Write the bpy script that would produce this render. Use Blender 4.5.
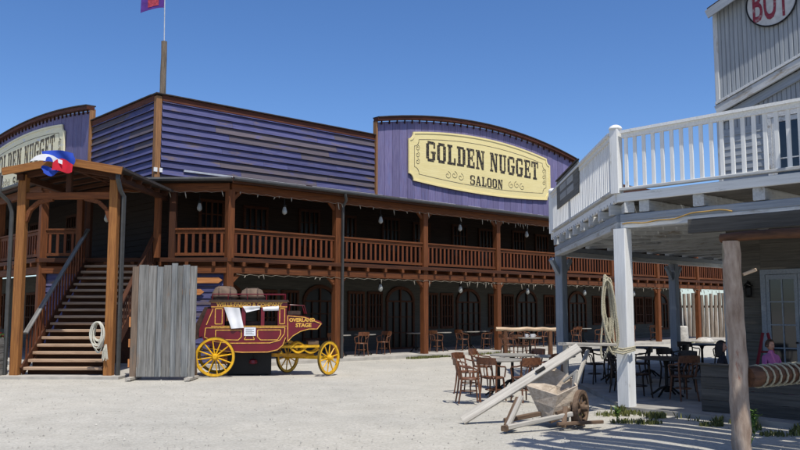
import bpy, math, random
from mathutils import Vector, Matrix
random.seed(7)
R = math.radians
sc = bpy.context.scene
for o in list(bpy.data.objects): bpy.data.objects.remove(o)

# ------------------------------------------------------------------ camera, sky, sun
cd = bpy.data.cameras.new('camera'); cam = bpy.data.objects.new('camera', cd)
sc.collection.objects.link(cam); sc.camera = cam
cam.location = (0, 0, 1.75); cam.rotation_euler = (R(90 + 5.874), 0, 0)
cd.sensor_width = 36; cd.lens = 816.5 / 800 * 36; cd.clip_end = 2000; cd.clip_start = .1
SUN_AZ, SUN_EL = 157, 63
wd = bpy.data.worlds.new('World'); sc.world = wd; wd.use_nodes = True
wn = wd.node_tree.nodes; wl = wd.node_tree.links
sky = wn.new('ShaderNodeTexSky'); sky.sky_type = 'NISHITA'; sky.sun_disc = False
sky.sun_elevation = R(SUN_EL); sky.sun_rotation = R(SUN_AZ)
sky.altitude = 0; sky.air_density = .7; sky.dust_density = .8; sky.ozone_density = 1.5
hs = wn.new('ShaderNodeHueSaturation'); hs.inputs['Saturation'].default_value = 1.25; hs.inputs['Hue'].default_value = .506; wl.new(sky.outputs[0], hs.inputs['Color'])
wl.new(hs.outputs[0], wn['Background'].inputs[0]); wn['Background'].inputs[1].default_value = .15
sd = bpy.data.lights.new('sun', 'SUN'); sd.energy = 4.2; sd.angle = R(.53); sd.color = (1, .965, .91)
sun = bpy.data.objects.new('sun', sd); sc.collection.objects.link(sun)
sv = Vector((math.sin(R(SUN_AZ)) * math.cos(R(SUN_EL)), math.cos(R(SUN_AZ)) * math.cos(R(SUN_EL)), math.sin(R(SUN_EL))))
sun.rotation_euler = sv.to_track_quat('Z', 'Y').to_euler(); sun.location = (0, 0, 30)
sc.view_settings.view_transform = 'Standard'; sc.view_settings.look = 'None'
sc.view_settings.gamma = 1; sc.view_settings.use_curve_mapping = False
sc.view_settings.exposure = 0.17
sc.render.resolution_x = 1024; sc.render.resolution_y = 576

# ------------------------------------------------------------------ materials
def nmat(name):
    m = bpy.data.materials.new(name); m.use_nodes = True
    nt = m.node_tree; return m, nt.nodes, nt.links, nt.nodes['Principled BSDF']
def rgb(h):
    h = h.lstrip('#'); return tuple((lambda c: c / 12.92 if c <= .04045 else ((c + .055) / 1.055) ** 2.4)(int(h[i:i + 2], 16) / 255) for i in (0, 2, 4)) + (1,)
def wood(name, ca, cb, rough=.75, gs=(.7, 13, 13), bump=.35, var=.22, cc=None, ccs=1.2, ccth=.55, spec=.3):
    """grain runs along each piece's own length (local X); every piece differs a little"""
    m, N, L, P = nmat(name)
    tc = N.new('ShaderNodeTexCoord'); oi = N.new('ShaderNodeObjectInfo')
    mu = N.new('ShaderNodeVectorMath'); mu.operation = 'SCALE'; mu.inputs[0].default_value = (37, 23, 51)
    L.new(oi.outputs['Random'], mu.inputs['Scale'])
    ad = N.new('ShaderNodeVectorMath'); L.new(tc.outputs['Object'], ad.inputs[0]); L.new(mu.outputs[0], ad.inputs[1])
    mp = N.new('ShaderNodeMapping'); mp.inputs['Scale'].default_value = gs; L.new(ad.outputs[0], mp.inputs[0])
    n1 = N.new('ShaderNodeTexNoise'); n1.inputs['Scale'].default_value = 2.2; n1.inputs['Detail'].default_value = 7; n1.inputs['Roughness'].default_value = .65
    L.new(mp.outputs[0], n1.inputs[0])
    cr = N.new('ShaderNodeValToRGB'); cr.color_ramp.elements[0].position = .32; cr.color_ramp.elements[1].position = .7
    cr.color_ramp.elements[0].color = ca; cr.color_ramp.elements[1].color = cb; L.new(n1.outputs[0], cr.inputs[0])
    col = cr.outputs[0]
    if cc:
        n2 = N.new('ShaderNodeTexNoise'); n2.inputs['Scale'].default_value = ccs; n2.inputs['Detail'].default_value = 9; n2.inputs['Roughness'].default_value = .72
        mp2 = N.new('ShaderNodeMapping'); mp2.inputs['Scale'].default_value = (1, 3.5, 3.5); L.new(ad.outputs[0], mp2.inputs[0]); L.new(mp2.outputs[0], n2.inputs[0])
        r2 = N.new('ShaderNodeValToRGB'); r2.color_ramp.elements[0].position = ccth; r2.color_ramp.elements[1].position = ccth + .13
        L.new(n2.outputs[0], r2.inputs[0])
        mx = N.new('ShaderNodeMixRGB'); mx.inputs[2].default_value = cc; L.new(r2.outputs[0], mx.inputs[0]); L.new(col, mx.inputs[1]); col = mx.outputs[0]
    hv = N.new('ShaderNodeHueSaturation'); mr = N.new('ShaderNodeMapRange'); mr.inputs[3].default_value = 1 - var; mr.inputs[4].default_value = 1 + var
    wn_ = N.new('ShaderNodeTexWhiteNoise'); wn_.noise_dimensions = '1D'; L.new(oi.outputs['Random'], wn_.inputs['W'])
    L.new(wn_.outputs[0], mr.inputs[0]); L.new(mr.outputs[0], hv.inputs['Value']); L.new(col, hv.inputs['Color']); L.new(hv.outputs[0], P.inputs['Base Color'])
    P.inputs['Roughness'].default_value = rough; P.inputs['Specular IOR Level'].default_value = spec
    bp = N.new('ShaderNodeBump'); bp.inputs['Strength'].default_value = bump; bp.inputs['Distance'].default_value = .02
    L.new(n1.outputs[0], bp.inputs['Height']); L.new(bp.outputs[0], P.inputs['Normal'])
    return m
def plain(name, c, rough=.6, metal=0, var=.12, scale=6, bump=0, spec=.4):
    m, N, L, P = nmat(name)
    tc = N.new('ShaderNodeTexCoord'); n = N.new('ShaderNodeTexNoise'); n.inputs['Scale'].default_value = scale; n.inputs['Detail'].default_value = 6
    L.new(tc.outputs['Object'], n.inputs[0])
    cr = N.new('ShaderNodeValToRGB'); cr.color_ramp.elements[0].position = .3; cr.color_ramp.elements[1].position = .7
    cr.color_ramp.elements[0].color = tuple(x * (1 - var * 1.6) for x in c[:3]) + (1,); cr.color_ramp.elements[1].color = tuple(min(1, x * (1 + var)) for x in c[:3]) + (1,)
    L.new(n.outputs[0], cr.inputs[0]); L.new(cr.outputs[0], P.inputs['Base Color'])
    P.inputs['Roughness'].default_value = rough; P.inputs['Metallic'].default_value = metal; P.inputs['Specular IOR Level'].default_value = spec
    if bump:
        bp = N.new('ShaderNodeBump'); bp.inputs['Strength'].default_value = bump; bp.inputs['Distance'].default_value = .03
        L.new(n.outputs[0], bp.inputs['Height']); L.new(bp.outputs[0], P.inputs['Normal'])
    return m
M = {}
M['stain'] = wood('stained_timber', rgb('#4b2913'), rgb('#7a4622'), var=.18, cc=rgb('#3d1c0e'), ccth=.62)
M['stain_l'] = wood('honey_timber', rgb('#6b4122'), rgb('#9c6a36'), var=.15, cc=rgb('#5a3016'), ccth=.64)
M['stain_d'] = wood('dark_timber', rgb('#2f1a10'), rgb('#553018'), var=.2)
M['red_st'] = wood('red_stained_slats', rgb('#4d2713'), rgb('#743f20'), var=.25)
M['purple'] = wood('purple_lap_paint', rgb('#3d3d60'), rgb('#595a80'), var=.24, cc=rgb('#6b5c55'), ccs=.8, ccth=.54)
M['purple_v'] = wood('purple_upright_paint', rgb('#5c567a'), rgb('#827a9a'), var=.13, cc=rgb('#6c6d94'), ccs=1.4, ccth=.53)
M['purple_br'] = wood('bare_purple_lap', rgb('#4c4650'), rgb('#675d60'), var=.16, cc=rgb('#51507a'), ccs=.9, ccth=.56)
M['brownred'] = wood('brown_trim', rgb('#43231a'), rgb('#6a3c28'), var=.15)
M['tan_trim'] = wood('tan_trim', rgb('#6b4a30'), rgb('#9a7048'), var=.15)
M['shingle'] = plain('dark_roof_felt', rgb('#3c3430'), .9, var=.25, bump=.3)
M['gutter'] = plain('zinc_gutter', rgb('#4a4a48'), .5, .3)
M['flash'] = plain('pale_flashing', rgb('#b9bcc0'), .45, .2)
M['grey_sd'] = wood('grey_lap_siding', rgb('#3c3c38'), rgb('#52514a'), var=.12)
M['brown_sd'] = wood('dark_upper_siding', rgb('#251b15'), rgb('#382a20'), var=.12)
M['tread'] = wood('worn_tread', rgb('#8a705a'), rgb('#b59c82'), var=.12, bump=.4, cc=rgb('#7a4f30'), ccs=1.6, ccth=.6)
M['glass_d'] = plain('dark_window_glass', rgb('#0b0c0c'), .3, var=.1, spec=.25)
M['glass'] = plain('window_glass', rgb('#1a2026'), .06, var=.1, spec=.7)
M['frame_d'] = wood('dark_window_frame', rgb('#3a2114'), rgb('#58341f'))
M['cream'] = wood('cream_sign_paint', rgb('#e2cf8e'), rgb('#efe0a4'), var=.03, bump=.12, cc=rgb('#d9c998'), ccs=1.5, ccth=.6)
M['cream2'] = wood('bleached_sign_paint', rgb('#e4d9b0'), rgb('#f0e8c6'), var=.03, bump=.12, cc=rgb('#c6c9d6'), ccs=2, ccth=.55)
M['ink'] = wood('worn_black_paint', rgb('#1d1b1c'), rgb('#3a3531'), var=.05, bump=.05, cc=rgb('#cdb87c'), ccs=6.5, ccth=.54)
M['ink_l'] = wood('thin_black_paint', rgb('#4a4338'), rgb('#6e6450'), var=.05, cc=rgb('#cdb87c'), ccs=4, ccth=.55)
M['grey_pl'] = wood('weathered_grey_plank', rgb('#504f4a'), rgb('#8b8984'), gs=(.5, 9, 9), var=.22, bump=.6, cc=rgb('#77685a'), ccs=1.5, ccth=.58)
M['plank_br'] = wood('brown_grey_plank', rgb('#57493d'), rgb('#83705e'), gs=(.5, 9, 9), var=.1, bump=.6, cc=rgb('#5b5a55'), ccs=1.2, ccth=.55)
M['grey_md'] = wood('blue_grey_plank', rgb('#46494a'), rgb('#989996'), gs=(.35, 11, 11), var=.12, bump=.6, cc=rgb('#6e665b'), ccs=1.8, ccth=.6)
M['ceil_b'] = wood('porch_ceiling_board', rgb('#6c6861'), rgb('#8d887f'), var=.12)
M['grey_lt'] = wood('bleached_plank', rgb('#8d877c'), rgb('#bdb7ab'), gs=(.6, 12, 12), var=.1, bump=.5, cc=rgb('#6f6658'), ccs=1.2, ccth=.66)
M['box_w'] = wood('pale_crate_wood', rgb('#9c8b78'), rgb('#c6b8a4'), gs=(.8, 9, 9), var=.14, bump=.5, cc=rgb('#6c5946'), ccth=.62)
M['box_d'] = wood('old_brown_wood', rgb('#4c3b2c'), rgb('#7a6450'), gs=(.8, 9, 9), var=.18, bump=.5)
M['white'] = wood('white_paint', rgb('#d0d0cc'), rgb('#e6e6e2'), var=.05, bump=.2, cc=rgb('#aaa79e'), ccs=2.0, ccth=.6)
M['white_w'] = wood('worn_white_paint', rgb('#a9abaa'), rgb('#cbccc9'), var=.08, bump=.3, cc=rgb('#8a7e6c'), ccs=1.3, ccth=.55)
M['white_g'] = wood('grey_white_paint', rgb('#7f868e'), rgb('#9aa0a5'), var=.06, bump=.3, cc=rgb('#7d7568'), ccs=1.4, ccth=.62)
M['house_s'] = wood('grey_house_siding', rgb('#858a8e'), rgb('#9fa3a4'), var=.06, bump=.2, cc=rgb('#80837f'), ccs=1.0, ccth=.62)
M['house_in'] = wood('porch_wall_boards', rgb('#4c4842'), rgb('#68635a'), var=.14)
M['board_ln'] = wood('low_wall_board', rgb('#3e3b36'), rgb('#605c55'), gs=(.5, 12, 12), var=.22, bump=.5)
M['bark'] = wood('peeled_log', rgb('#8a7462'), rgb('#c4b09c'), gs=(1.2, 5, 5), var=.1, bump=.9, cc=rgb('#8a4a30'), ccs=2.4, ccth=.6)
M['bark_d'] = wood('dark_log', rgb('#3f2a1d'), rgb('#6f4c34'), gs=(1, 6, 6), var=.15, bump=.8)
M['log_o'] = wood('orange_log', rgb('#6a4226'), rgb('#a06f46'), gs=(1, 6, 6), var=.15, bump=.8, cc=rgb('#3d2517'), ccth=.58)
M['log_l'] = wood('sunlit_log', rgb('#a58a6e'), rgb('#cdb799'), gs=(1, 6, 6), var=.08, bump=.6)
M['fence_l'] = wood('palisade_log', rgb('#6f6459'), rgb('#a39686'), gs=(1, 7, 7), var=.22, bump=.6)
M['rope'] = plain('pale_rope', rgb('#b0a88e'), .9, var=.18, scale=60, bump=.5)
M['rope_w'] = plain('white_rope', rgb('#c9c6b6'), .9, var=.15, scale=60, bump=.5)
M['chair'] = wood('bentwood_brown', rgb('#472a1b'), rgb('#7b4f33'), rough=.45, var=.15, bump=.1, gs=(2, 9, 9), spec=.45)
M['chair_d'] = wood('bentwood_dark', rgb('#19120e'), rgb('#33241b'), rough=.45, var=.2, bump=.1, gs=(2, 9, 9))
M['iron'] = plain('black_iron', rgb('#191817'), .5, .4)
M['ttop'] = wood('grey_table_top', rgb('#77736a'), rgb('#98948a'), rough=.6, var=.1, bump=.1)
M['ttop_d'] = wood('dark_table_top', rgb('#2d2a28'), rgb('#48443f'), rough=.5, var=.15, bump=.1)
M['maroon'] = plain('maroon_coach_paint', rgb('#660f1e'), .38, var=.14, scale=3, spec=.45)
M['gold'] = plain('gold_paint', rgb('#d8a648'), .5, var=.2, scale=20)
M['yellow'] = plain('yellow_wheel_paint', rgb('#d9a617'), .5, var=.2, scale=9)
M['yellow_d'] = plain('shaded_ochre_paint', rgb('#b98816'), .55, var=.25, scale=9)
M['tyre'] = plain('rusty_iron_tyre', rgb('#6b5416'), .6, .3, var=.3)
M['leather'] = plain('old_leather', rgb('#3f2c22'), .65, var=.3, scale=8, bump=.3)
M['canvas'] = plain('brown_canvas', rgb('#6b5a4c'), .95, var=.3, scale=5, bump=.6)
M['cloth_w'] = plain('white_cloth', rgb('#dcdcdc'), .9, var=.04)
M['paper'] = plain('white_paper', rgb('#dfe2e6'), .8, var=.04)
M['fl_blue'] = plain('blue_cloth', rgb('#1f3f9c'), .9, var=.12)
M['fl_red'] = plain('red_cloth', rgb('#b8182c'), .9, var=.12)
M['fl_white'] = plain('flag_white_cloth', rgb('#dedede'), .9, var=.05)
M['fl_pur'] = plain('purple_cloth', rgb('#4d2a78'), .9, var=.15)
M['fl_em'] = plain('red_emblem_cloth', rgb('#a23a48'), .9, var=.3, scale=12)
M['pole'] = wood('weathered_pole', rgb('#4d443a'), rgb('#776a5a'), gs=(.8, 8, 8), bump=.6)
M['lampg'] = plain('milky_lamp_glass', rgb('#9a9b93'), .25, var=.05)
M['light_s'] = plain('pale_light_string', rgb('#948b7a'), .5, var=.2)
M['stone'] = plain('pale_stone', rgb('#b3aea3'), .9, var=.15, scale=8, bump=.5)
M['red_pl'] = wood('red_paint_marks', rgb('#7a2636'), rgb('#9c4250'), cc=rgb('#b5b4b0'), ccs=4.5, ccth=.56, bump=.05)
M['disc'] = plain('pale_sign_disc', rgb('#b5b4b0'), .7, var=.12, scale=9)
M['sign_g'] = wood('grey_sign_board', rgb('#5c5c58'), rgb('#75746f'), var=.05, bump=.2)
M['sign_l'] = wood('faded_lettering', rgb('#989a9a'), rgb('#b3b3b0'), var=.1, bump=.1)
M['arrow'] = wood('orange_arrow_board', rgb('#9a5c30'), rgb('#c98a52'), var=.12)
M['skin'] = plain('skin', rgb('#c08d72'), .55, var=.05)
M['hair'] = plain('dark_hair', rgb('#1b1310'), .6, var=.3, scale=30, bump=.5)
M['hair_b'] = plain('brown_hair', rgb('#4a3220'), .6, var=.3, scale=30, bump=.5)
M['pink'] = plain('pink_knit', rgb('#a8618f'), .9, var=.1, scale=10)
M['dark_c'] = plain('dark_clothing', rgb('#252329'), .9, var=.15)
M['redfab'] = plain('dark_red_fabric', rgb('#6e1a24'), .85, var=.15)
M['cable'] = plain('yellowed_cable', rgb('#b08d4a'), .7)
M['petal'] = plain('red_petal', rgb('#b01c30'), .7, var=.2)
def leafmat(name, a, b):
    m, N, L, P = nmat(name)
    oi = N.new('ShaderNodeNewGeometry'); cr = N.new('ShaderNodeValToRGB'); cr.color_ramp.elements[0].color = a; cr.color_ramp.elements[1].color = b
    L.new(oi.outputs['Random Per Island'], cr.inputs[0]); L.new(cr.outputs[0], P.inputs['Base Color']); P.inputs['Roughness'].default_value = .6
    P.inputs['Subsurface Weight'].default_value = 0
    return m
M['grass'] = leafmat('grass_blades', rgb('#333d1a'), rgb('#77783c'))
M['leaf'] = leafmat('weed_leaves', rgb('#35501c'), rgb('#6a8a3a'))
def ground_mat():
    m, N, L, P = nmat('pale_gravel')
    tc = N.new('ShaderNodeTexCoord')
    def noise(s, d=6, r=.6):
        n = N.new('ShaderNodeTexNoise'); n.inputs['Scale'].default_value = s; n.inputs['Detail'].default_value = d; n.inputs['Roughness'].default_value = r
        L.new(tc.outputs['Object'], n.inputs[0]); return n
    big = noise(.16, 5, .6); mid = noise(1.3, 7, .7); fine = noise(26, 8, .8); vf = N.new('ShaderNodeTexVoronoi'); vf.inputs['Scale'].default_value = 34
    L.new(tc.outputs['Object'], vf.inputs[0])
    def ramp(src, p0, p1, c0, c1):
        r = N.new('ShaderNodeValToRGB'); r.color_ramp.elements[0].position = p0; r.color_ramp.elements[1].position = p1
        r.color_ramp.elements[0].color = c0; r.color_ramp.elements[1].color = c1; L.new(src, r.inputs[0]); return r.outputs[0]
    base = ramp(big.outputs[0], .35, .68, rgb('#b3b0a6'), rgb('#c2bdb0'))
    def mix(f, a, b, mode='MULTIPLY'):
        x = N.new('ShaderNodeMixRGB'); x.blend_type = mode; x.inputs[0].default_value = f; L.new(a, x.inputs[1]); L.new(b, x.inputs[2]); return x.outputs[0]
    c = mix(.8, base, ramp(mid.outputs[0], .3, .72, (.84, .835, .82, 1), (1.06, 1.06, 1.06, 1)))
    c = mix(.9, c, ramp(fine.outputs[0], .3, .66, (.66, .65, .63, 1), (1.12, 1.12, 1.12, 1)))
    c = mix(.5, c, ramp(vf.outputs['Color'], .05, .5, (.72, .71, .7, 1), (1.04, 1.04, 1.04, 1)))
    L.new(c, P.inputs['Base Color']); P.inputs['Roughness'].default_value = .95; P.inputs['Specular IOR Level'].default_value = .15
    b1 = N.new('ShaderNodeBump'); b1.inputs['Strength'].default_value = .55; b1.inputs['Distance'].default_value = .02; L.new(fine.outputs[0], b1.inputs['Height'])
    b2 = N.new('ShaderNodeBump'); b2.inputs['Strength'].default_value = .5; b2.inputs['Distance'].default_value = .12; L.new(mid.outputs[0], b2.inputs['Height']); L.new(b1.outputs[0], b2.inputs['Normal'])
    L.new(b2.outputs[0], P.inputs['Normal']); return m
M['gravel'] = ground_mat()
M['concrete'] = plain('pale_concrete', rgb('#aaa59b'), .9, var=.13, scale=3, bump=.2)
M['concrete_d'] = plain('grey_porch_floor', rgb('#97938b'), .85, var=.15, scale=2.5, bump=.15)
M['pebble'] = leafmat('pebbles', rgb('#7d7a72'), rgb('#b0aca0'))

# ------------------------------------------------------------------ mesh helpers
COL = sc.collection
V = Vector
def link(o, parent=None):
    COL.objects.link(o)
    if parent: o.parent = parent
    return o
def tag(o, label=None, cat=None, group=None, kind=None):
    if label: o['label'] = label
    if cat: o['category'] = cat
    if group: o['group'] = group
    if kind: o['kind'] = kind
    return o
def thing(name, loc, rz=0, label=None, cat=None, group=None):
    o = bpy.data.objects.new(name, None); o.empty_display_size = .2; link(o); o.location = loc; o.rotation_euler = (0, 0, rz)
    return tag(o, label, cat, group)
def frame(d, up):
    d = V(d).normalized(); up = V(up); up = up - d * up.dot(d)
    if up.length < 1e-5:
        up = V((0, 1, 0)) if abs(d.y) < .9 else V((1, 0, 0)); up = up - d * up.dot(d)
    up.normalize(); return d, up.cross(d).normalized(), up      # x, y, z
class MB:
    def __init__(s): s.v = []; s.f = []
    def add(s, vs, fs):
        n = len(s.v); s.v += [tuple(p) for p in vs]; s.f += [tuple(i + n for i in f) for f in fs]; return s
    def box(s, x0, x1, y0, y1, z0, z1):
        return s.add([(x0, y0, z0), (x1, y0, z0), (x1, y1, z0), (x0, y1, z0), (x0, y0, z1), (x1, y0, z1), (x1, y1, z1), (x0, y1, z1)],
                     [(0, 3, 2, 1), (4, 5, 6, 7), (0, 1, 5, 4), (1, 2, 6, 5), (2, 3, 7, 6), (3, 0, 4, 7)])
    def beam(s, p0, p1, w, h, up=(0, 0, 1), w1=None, h1=None):
        p0 = V(p0); p1 = V(p1); x, y, z = frame(p1 - p0, up); w1 = w if w1 is None else w1; h1 = h if h1 is None else h1
        vs = [p0 + y * a * w + z * b * h for a, b in ((-.5, -.5), (.5, -.5), (.5, .5), (-.5, .5))] + [p1 + y * a * w1 + z * b * h1 for a, b in ((-.5, -.5), (.5, -.5), (.5, .5), (-.5, .5))]
        return s.add(vs, [(0, 3, 2, 1), (4, 5, 6, 7), (0, 1, 5, 4), (1, 2, 6, 5), (2, 3, 7, 6), (3, 0, 4, 7)])
    def tube(s, pts, r, seg=6, closed=False, cap=True):
        pts = [V(p) for p in pts]; n = len(pts); rs = r if isinstance(r, (list, tuple)) else [r] * n
        rings = []; up = None
        for i, p in enumerate(pts):
            a = pts[(i - 1) % n] if (closed or i) else p; b = pts[(i + 1) % n] if (closed or i < n - 1) else p
            d = (b - a).normalized() if (b - a).length > 1e-9 else V((0, 0, 1))
            if up is None: up = V((0, 0, 1)) if abs(d.z) < .9 else V((0, 1, 0))
            up = (up - d * up.dot(d)).normalized(); sd_ = d.cross(up)
            rings.append([p + (up * math.cos(t) + sd_ * math.sin(t)) * rs[i] for t in [2 * math.pi * k / seg for k in range(seg)]])
        vs = [q for rg in rings for q in rg]; fs = []
        for i in range(n if closed else n - 1):
            j = (i + 1) % n
            for k in range(seg):
                l = (k + 1) % seg; fs.append((i * seg + k, i * seg + l, j * seg + l, j * seg + k))
        if not closed and cap: fs += [tuple(range(seg))[::-1], tuple((n - 1) * seg + k for k in range(seg))]
        return s.add(vs, fs)
    def lathe(s, prof, seg=14, c=(0, 0, 0)):
        vs = []; fs = []; n = len(prof)
        for r, z in prof: vs += [(c[0] + r * math.cos(2 * math.pi * k / seg), c[1] + r * math.sin(2 * math.pi * k / seg), c[2] + z) for k in range(seg)]
        for i in range(n - 1):
            for k in range(seg):
                l = (k + 1) % seg; fs.append((i * seg + k, i * seg + l, (i + 1) * seg + l, (i + 1) * seg + k))
        fs += [tuple(range(seg))[::-1], tuple((n - 1) * seg + k for k in range(seg))]
        return s.add(vs, fs)
    def prism(s, poly, z0, z1):
        """polygon in x,y (counter-clockwise) between z0 and z1"""
        n = len(poly); vs = [(x, y, z0) for x, y in poly] + [(x, y, z1) for x, y in poly]
        return s.add(vs, [tuple(range(n))[::-1], tuple(range(n, 2 * n))] + [(i, (i + 1) % n, (i + 1) % n + n, i + n) for i in range(n)])
    def slab_xz(s, poly, y0, y1):
        """polygon in x,z extruded along y"""
        n = len(poly); vs = [(x, y0, z) for x, z in poly] + [(x, y1, z) for x, z in poly]
        return s.add(vs, [tuple(range(n)), tuple(range(n, 2 * n))[::-1]] + [((i + 1) % n, i, i + n, (i + 1) % n + n) for i in range(n)])
    def mesh(s, name, mat, smooth=False):
        me = bpy.data.meshes.new(name); me.from_pydata(s.v, [], s.f); me.update()
        if smooth:
            me.polygons.foreach_set('use_smooth', [True] * len(me.polygons)); me.set_sharp_from_angle(angle=R(42))
        me.materials.append(M[mat]); return me
    def build(s, name, mat, parent=None, smooth=False, loc=None, rot=None):
        o = bpy.data.objects.new(name, s.mesh(name, mat, smooth)); link(o, parent)
        if loc: o.location = loc
        if rot: o.rotation_euler = rot
        return o
CACHE = {}
def board_mesh(Lg, w, t, mat, ch):
    key = (round(Lg, 3), round(w, 3), round(t, 3), mat, ch)
    if key not in CACHE:
        c = ch; hw, ht = w / 2, t / 2
        ring = [(-hw + c, -ht), (hw - c, -ht), (hw, -ht + c), (hw, ht - c), (hw - c, ht), (-hw + c, ht), (-hw, ht - c), (-hw, -ht + c)]
        vs = [(x, a, b) for x in (0, Lg) for a, b in ring]
        fs = [tuple(range(8))[::-1], tuple(range(8, 16))] + [(i, (i + 1) % 8, (i + 1) % 8 + 8, i + 8) for i in range(8)]
        mb = MB(); mb.add(vs, fs); CACHE[key] = mb.mesh('plank', mat)
    return CACHE[key]
def board(name, p0, p1, w, t, mat, parent=None, up=(0, 0, 1), ch=None):
    """one timber from p0 to p1, w across, t along up; its own X runs along its length"""
    p0 = V(p0); p1 = V(p1); x, y, z = frame(p1 - p0, up)
    if ch is None: ch = min(.012, .18 * min(w, t))
    o = bpy.data.objects.new(name, board_mesh((p1 - p0).length, w, t, mat, ch)); link(o, parent)
    o.matrix_basis = Matrix((( x.x, y.x, z.x, p0.x), (x.y, y.y, z.y, p0.y), (x.z, y.z, z.z, p0.z), (0, 0, 0, 1)))
    return o
def log(name, p0, p1, r0, r1, mat, parent=None, seg=12, wob=.02, n=9, seed=0, knots=True):
    rd = random.Random(seed); p0 = V(p0); p1 = V(p1); L_ = (p1 - p0).length; x, y, z = frame(p1 - p0, (0, 0, 1))
    vs = []; fs = []
    for i in range(n + 1):
        t = i / n; oy = rd.uniform(-wob, wob); oz = rd.uniform(-wob, wob); r = r0 + (r1 - r0) * t
        for k in range(seg):
            a = 2 * math.pi * k / seg; rr = r * (1 + rd.uniform(-.06, .06)); vs.append((t * L_, oy + rr * math.cos(a), oz + rr * math.sin(a)))
    for i in range(n):
        for k in range(seg):
            l = (k + 1) % seg; fs.append((i * seg + k, i * seg + l, (i + 1) * seg + l, (i + 1) * seg + k))
    fs += [tuple(range(seg))[::-1], tuple(n * seg + k for k in range(seg))]
    mb = MB(); mb.add(vs, fs); o = bpy.data.objects.new(name, mb.mesh(name, mat, True)); link(o, parent)
    o.matrix_basis = Matrix((( x.x, y.x, z.x, p0.x), (x.y, y.y, z.y, p0.y), (x.z, y.z, z.z, p0.z), (0, 0, 0, 1)))
    return o
def copy_tree(o, parent=None):
    c = o.copy(); COL.objects.link(c); c.parent = parent
    for ch in list(o.children): copy_tree(ch, c)
    return c
def struct(o): return tag(o, kind='structure')

# ------------------------------------------------------------------ axes shared by the two buildings
TH = R(42.7); U2 = V((math.cos(TH), math.sin(TH), 0)); V2 = V((-math.sin(TH), math.cos(TH), 0))
P0 = V((-8.31, 22.29, 0)); HC = V((3.94, 14.48, 0))
def SL(x, y, z=0): return P0 + U2 * x + V2 * y + V((0, 0, z))
def HL(x, y, z=0): return HC + U2 * x + V2 * y + V((0, 0, z))

# ------------------------------------------------------------------ ground
def make_ground():
    n = 90; mb = MB(); xs = [-400 + 0 for _ in range(0)]
    def spread(i):
        t = i / n * 2 - 1; return math.copysign(abs(t) ** 3 * 600, t)
    vs = []; rd = random.Random(3)
    for j in range(n + 1):
        for i in range(n + 1):
            x = spread(i); y = spread(j) + 20
            z = .018 * math.sin(x * .9 + .4 * y) * math.cos(y * .7 - .3 * x) + .01 * math.sin(2.3 * x + 1.7 * y) if abs(x) < 60 and abs(y - 20) < 60 else 0
            vs.append((x, y, z - .02))
    fs = [(j * (n + 1) + i, j * (n + 1) + i + 1, (j + 1) * (n + 1) + i + 1, (j + 1) * (n + 1) + i) for j in range(n) for i in range(n)]
    mb.add(vs, fs); struct(mb.build('ground', 'gravel', smooth=True))
make_ground()
A0 = 4.145; WD = 3.27; BAY = 4.2; NB = 8
XE = A0 + BAY * NB                                   # far end of the long gallery
YE = A0 + BAY * 7
def pl(poly, z0, z1, fn, name, mat):
    mb = MB(); n = len(poly); vs = [fn(x, y, z0) for x, y in poly] + [fn(x, y, z1) for x, y in poly]
    mb.add(vs, [tuple(range(n))[::-1], tuple(range(n, 2 * n))] + [(i, (i + 1) % n, (i + 1) % n + n, i + n) for i in range(n)])
    return mb.build(name, mat)
e = .32; ec = e * (math.sqrt(2) - 1)
struct(pl([(A0 - ec, -e), (XE, -e), (XE, WD), (WD, WD), (WD, YE), (-e, YE), (-e, A0 - ec)], -.2, .09, SL, 'pavement', 'concrete'))
# low slab in front of the outside stairs
c45 = math.sqrt(.5)
def ST(s, d, z=0):
    """point by the stairs: s along the cut corner from the near gallery post, d out towards the yard"""
    return V((A0 - c45 * s - c45 * d, c45 * s - c45 * d, z))
def STW(s, d, z=0): q = ST(s, d, z); return SL(q.x, q.y, q.z)
struct(pl([(1.65, 0.35), (1.65, 4.35), (5.4, 4.35), (5.4, .35)][::-1], -.2, .05, STW, 'stair_pavement', 'concrete'))
struct(pl([(-.05, -5.6), (7, -5.6), (16, 5.5), (5.46, 5.5), (-.05, -.02)], -.2, .06, HL, 'porch_pavement', 'concrete_d'))

# ------------------------------------------------------------------ saloon
sal = thing('saloon_building', P0, TH, 'long two storey timber saloon with purple boarded parapet and brown railed gallery', 'building')
def sb(name, p0, p1, w, t, mat, up=(0, 0, 1), parent=None): return board(name, p0, p1, w, t, mat, parent or sal, up)
# upright posts of the two galleries
for k in range(NB + 1): sb('post', (A0 + BAY * k, 0, .09), (A0 + BAY * k, 0, 5.42), .23, .23, 'stain', (0, 1, 0))
for k in range(8): sb('post', (0, A0 + BAY * k, .09), (0, A0 + BAY * k, 5.42), .23, .23, 'stain', (0, 1, 0))
for s_ in (1.78, 4.45):
    sb('post', ST(s_, -.02, .09), ST(s_, -.02, 5.42), .2, .2, 'stain_d', (1, -1, 0))
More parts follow.
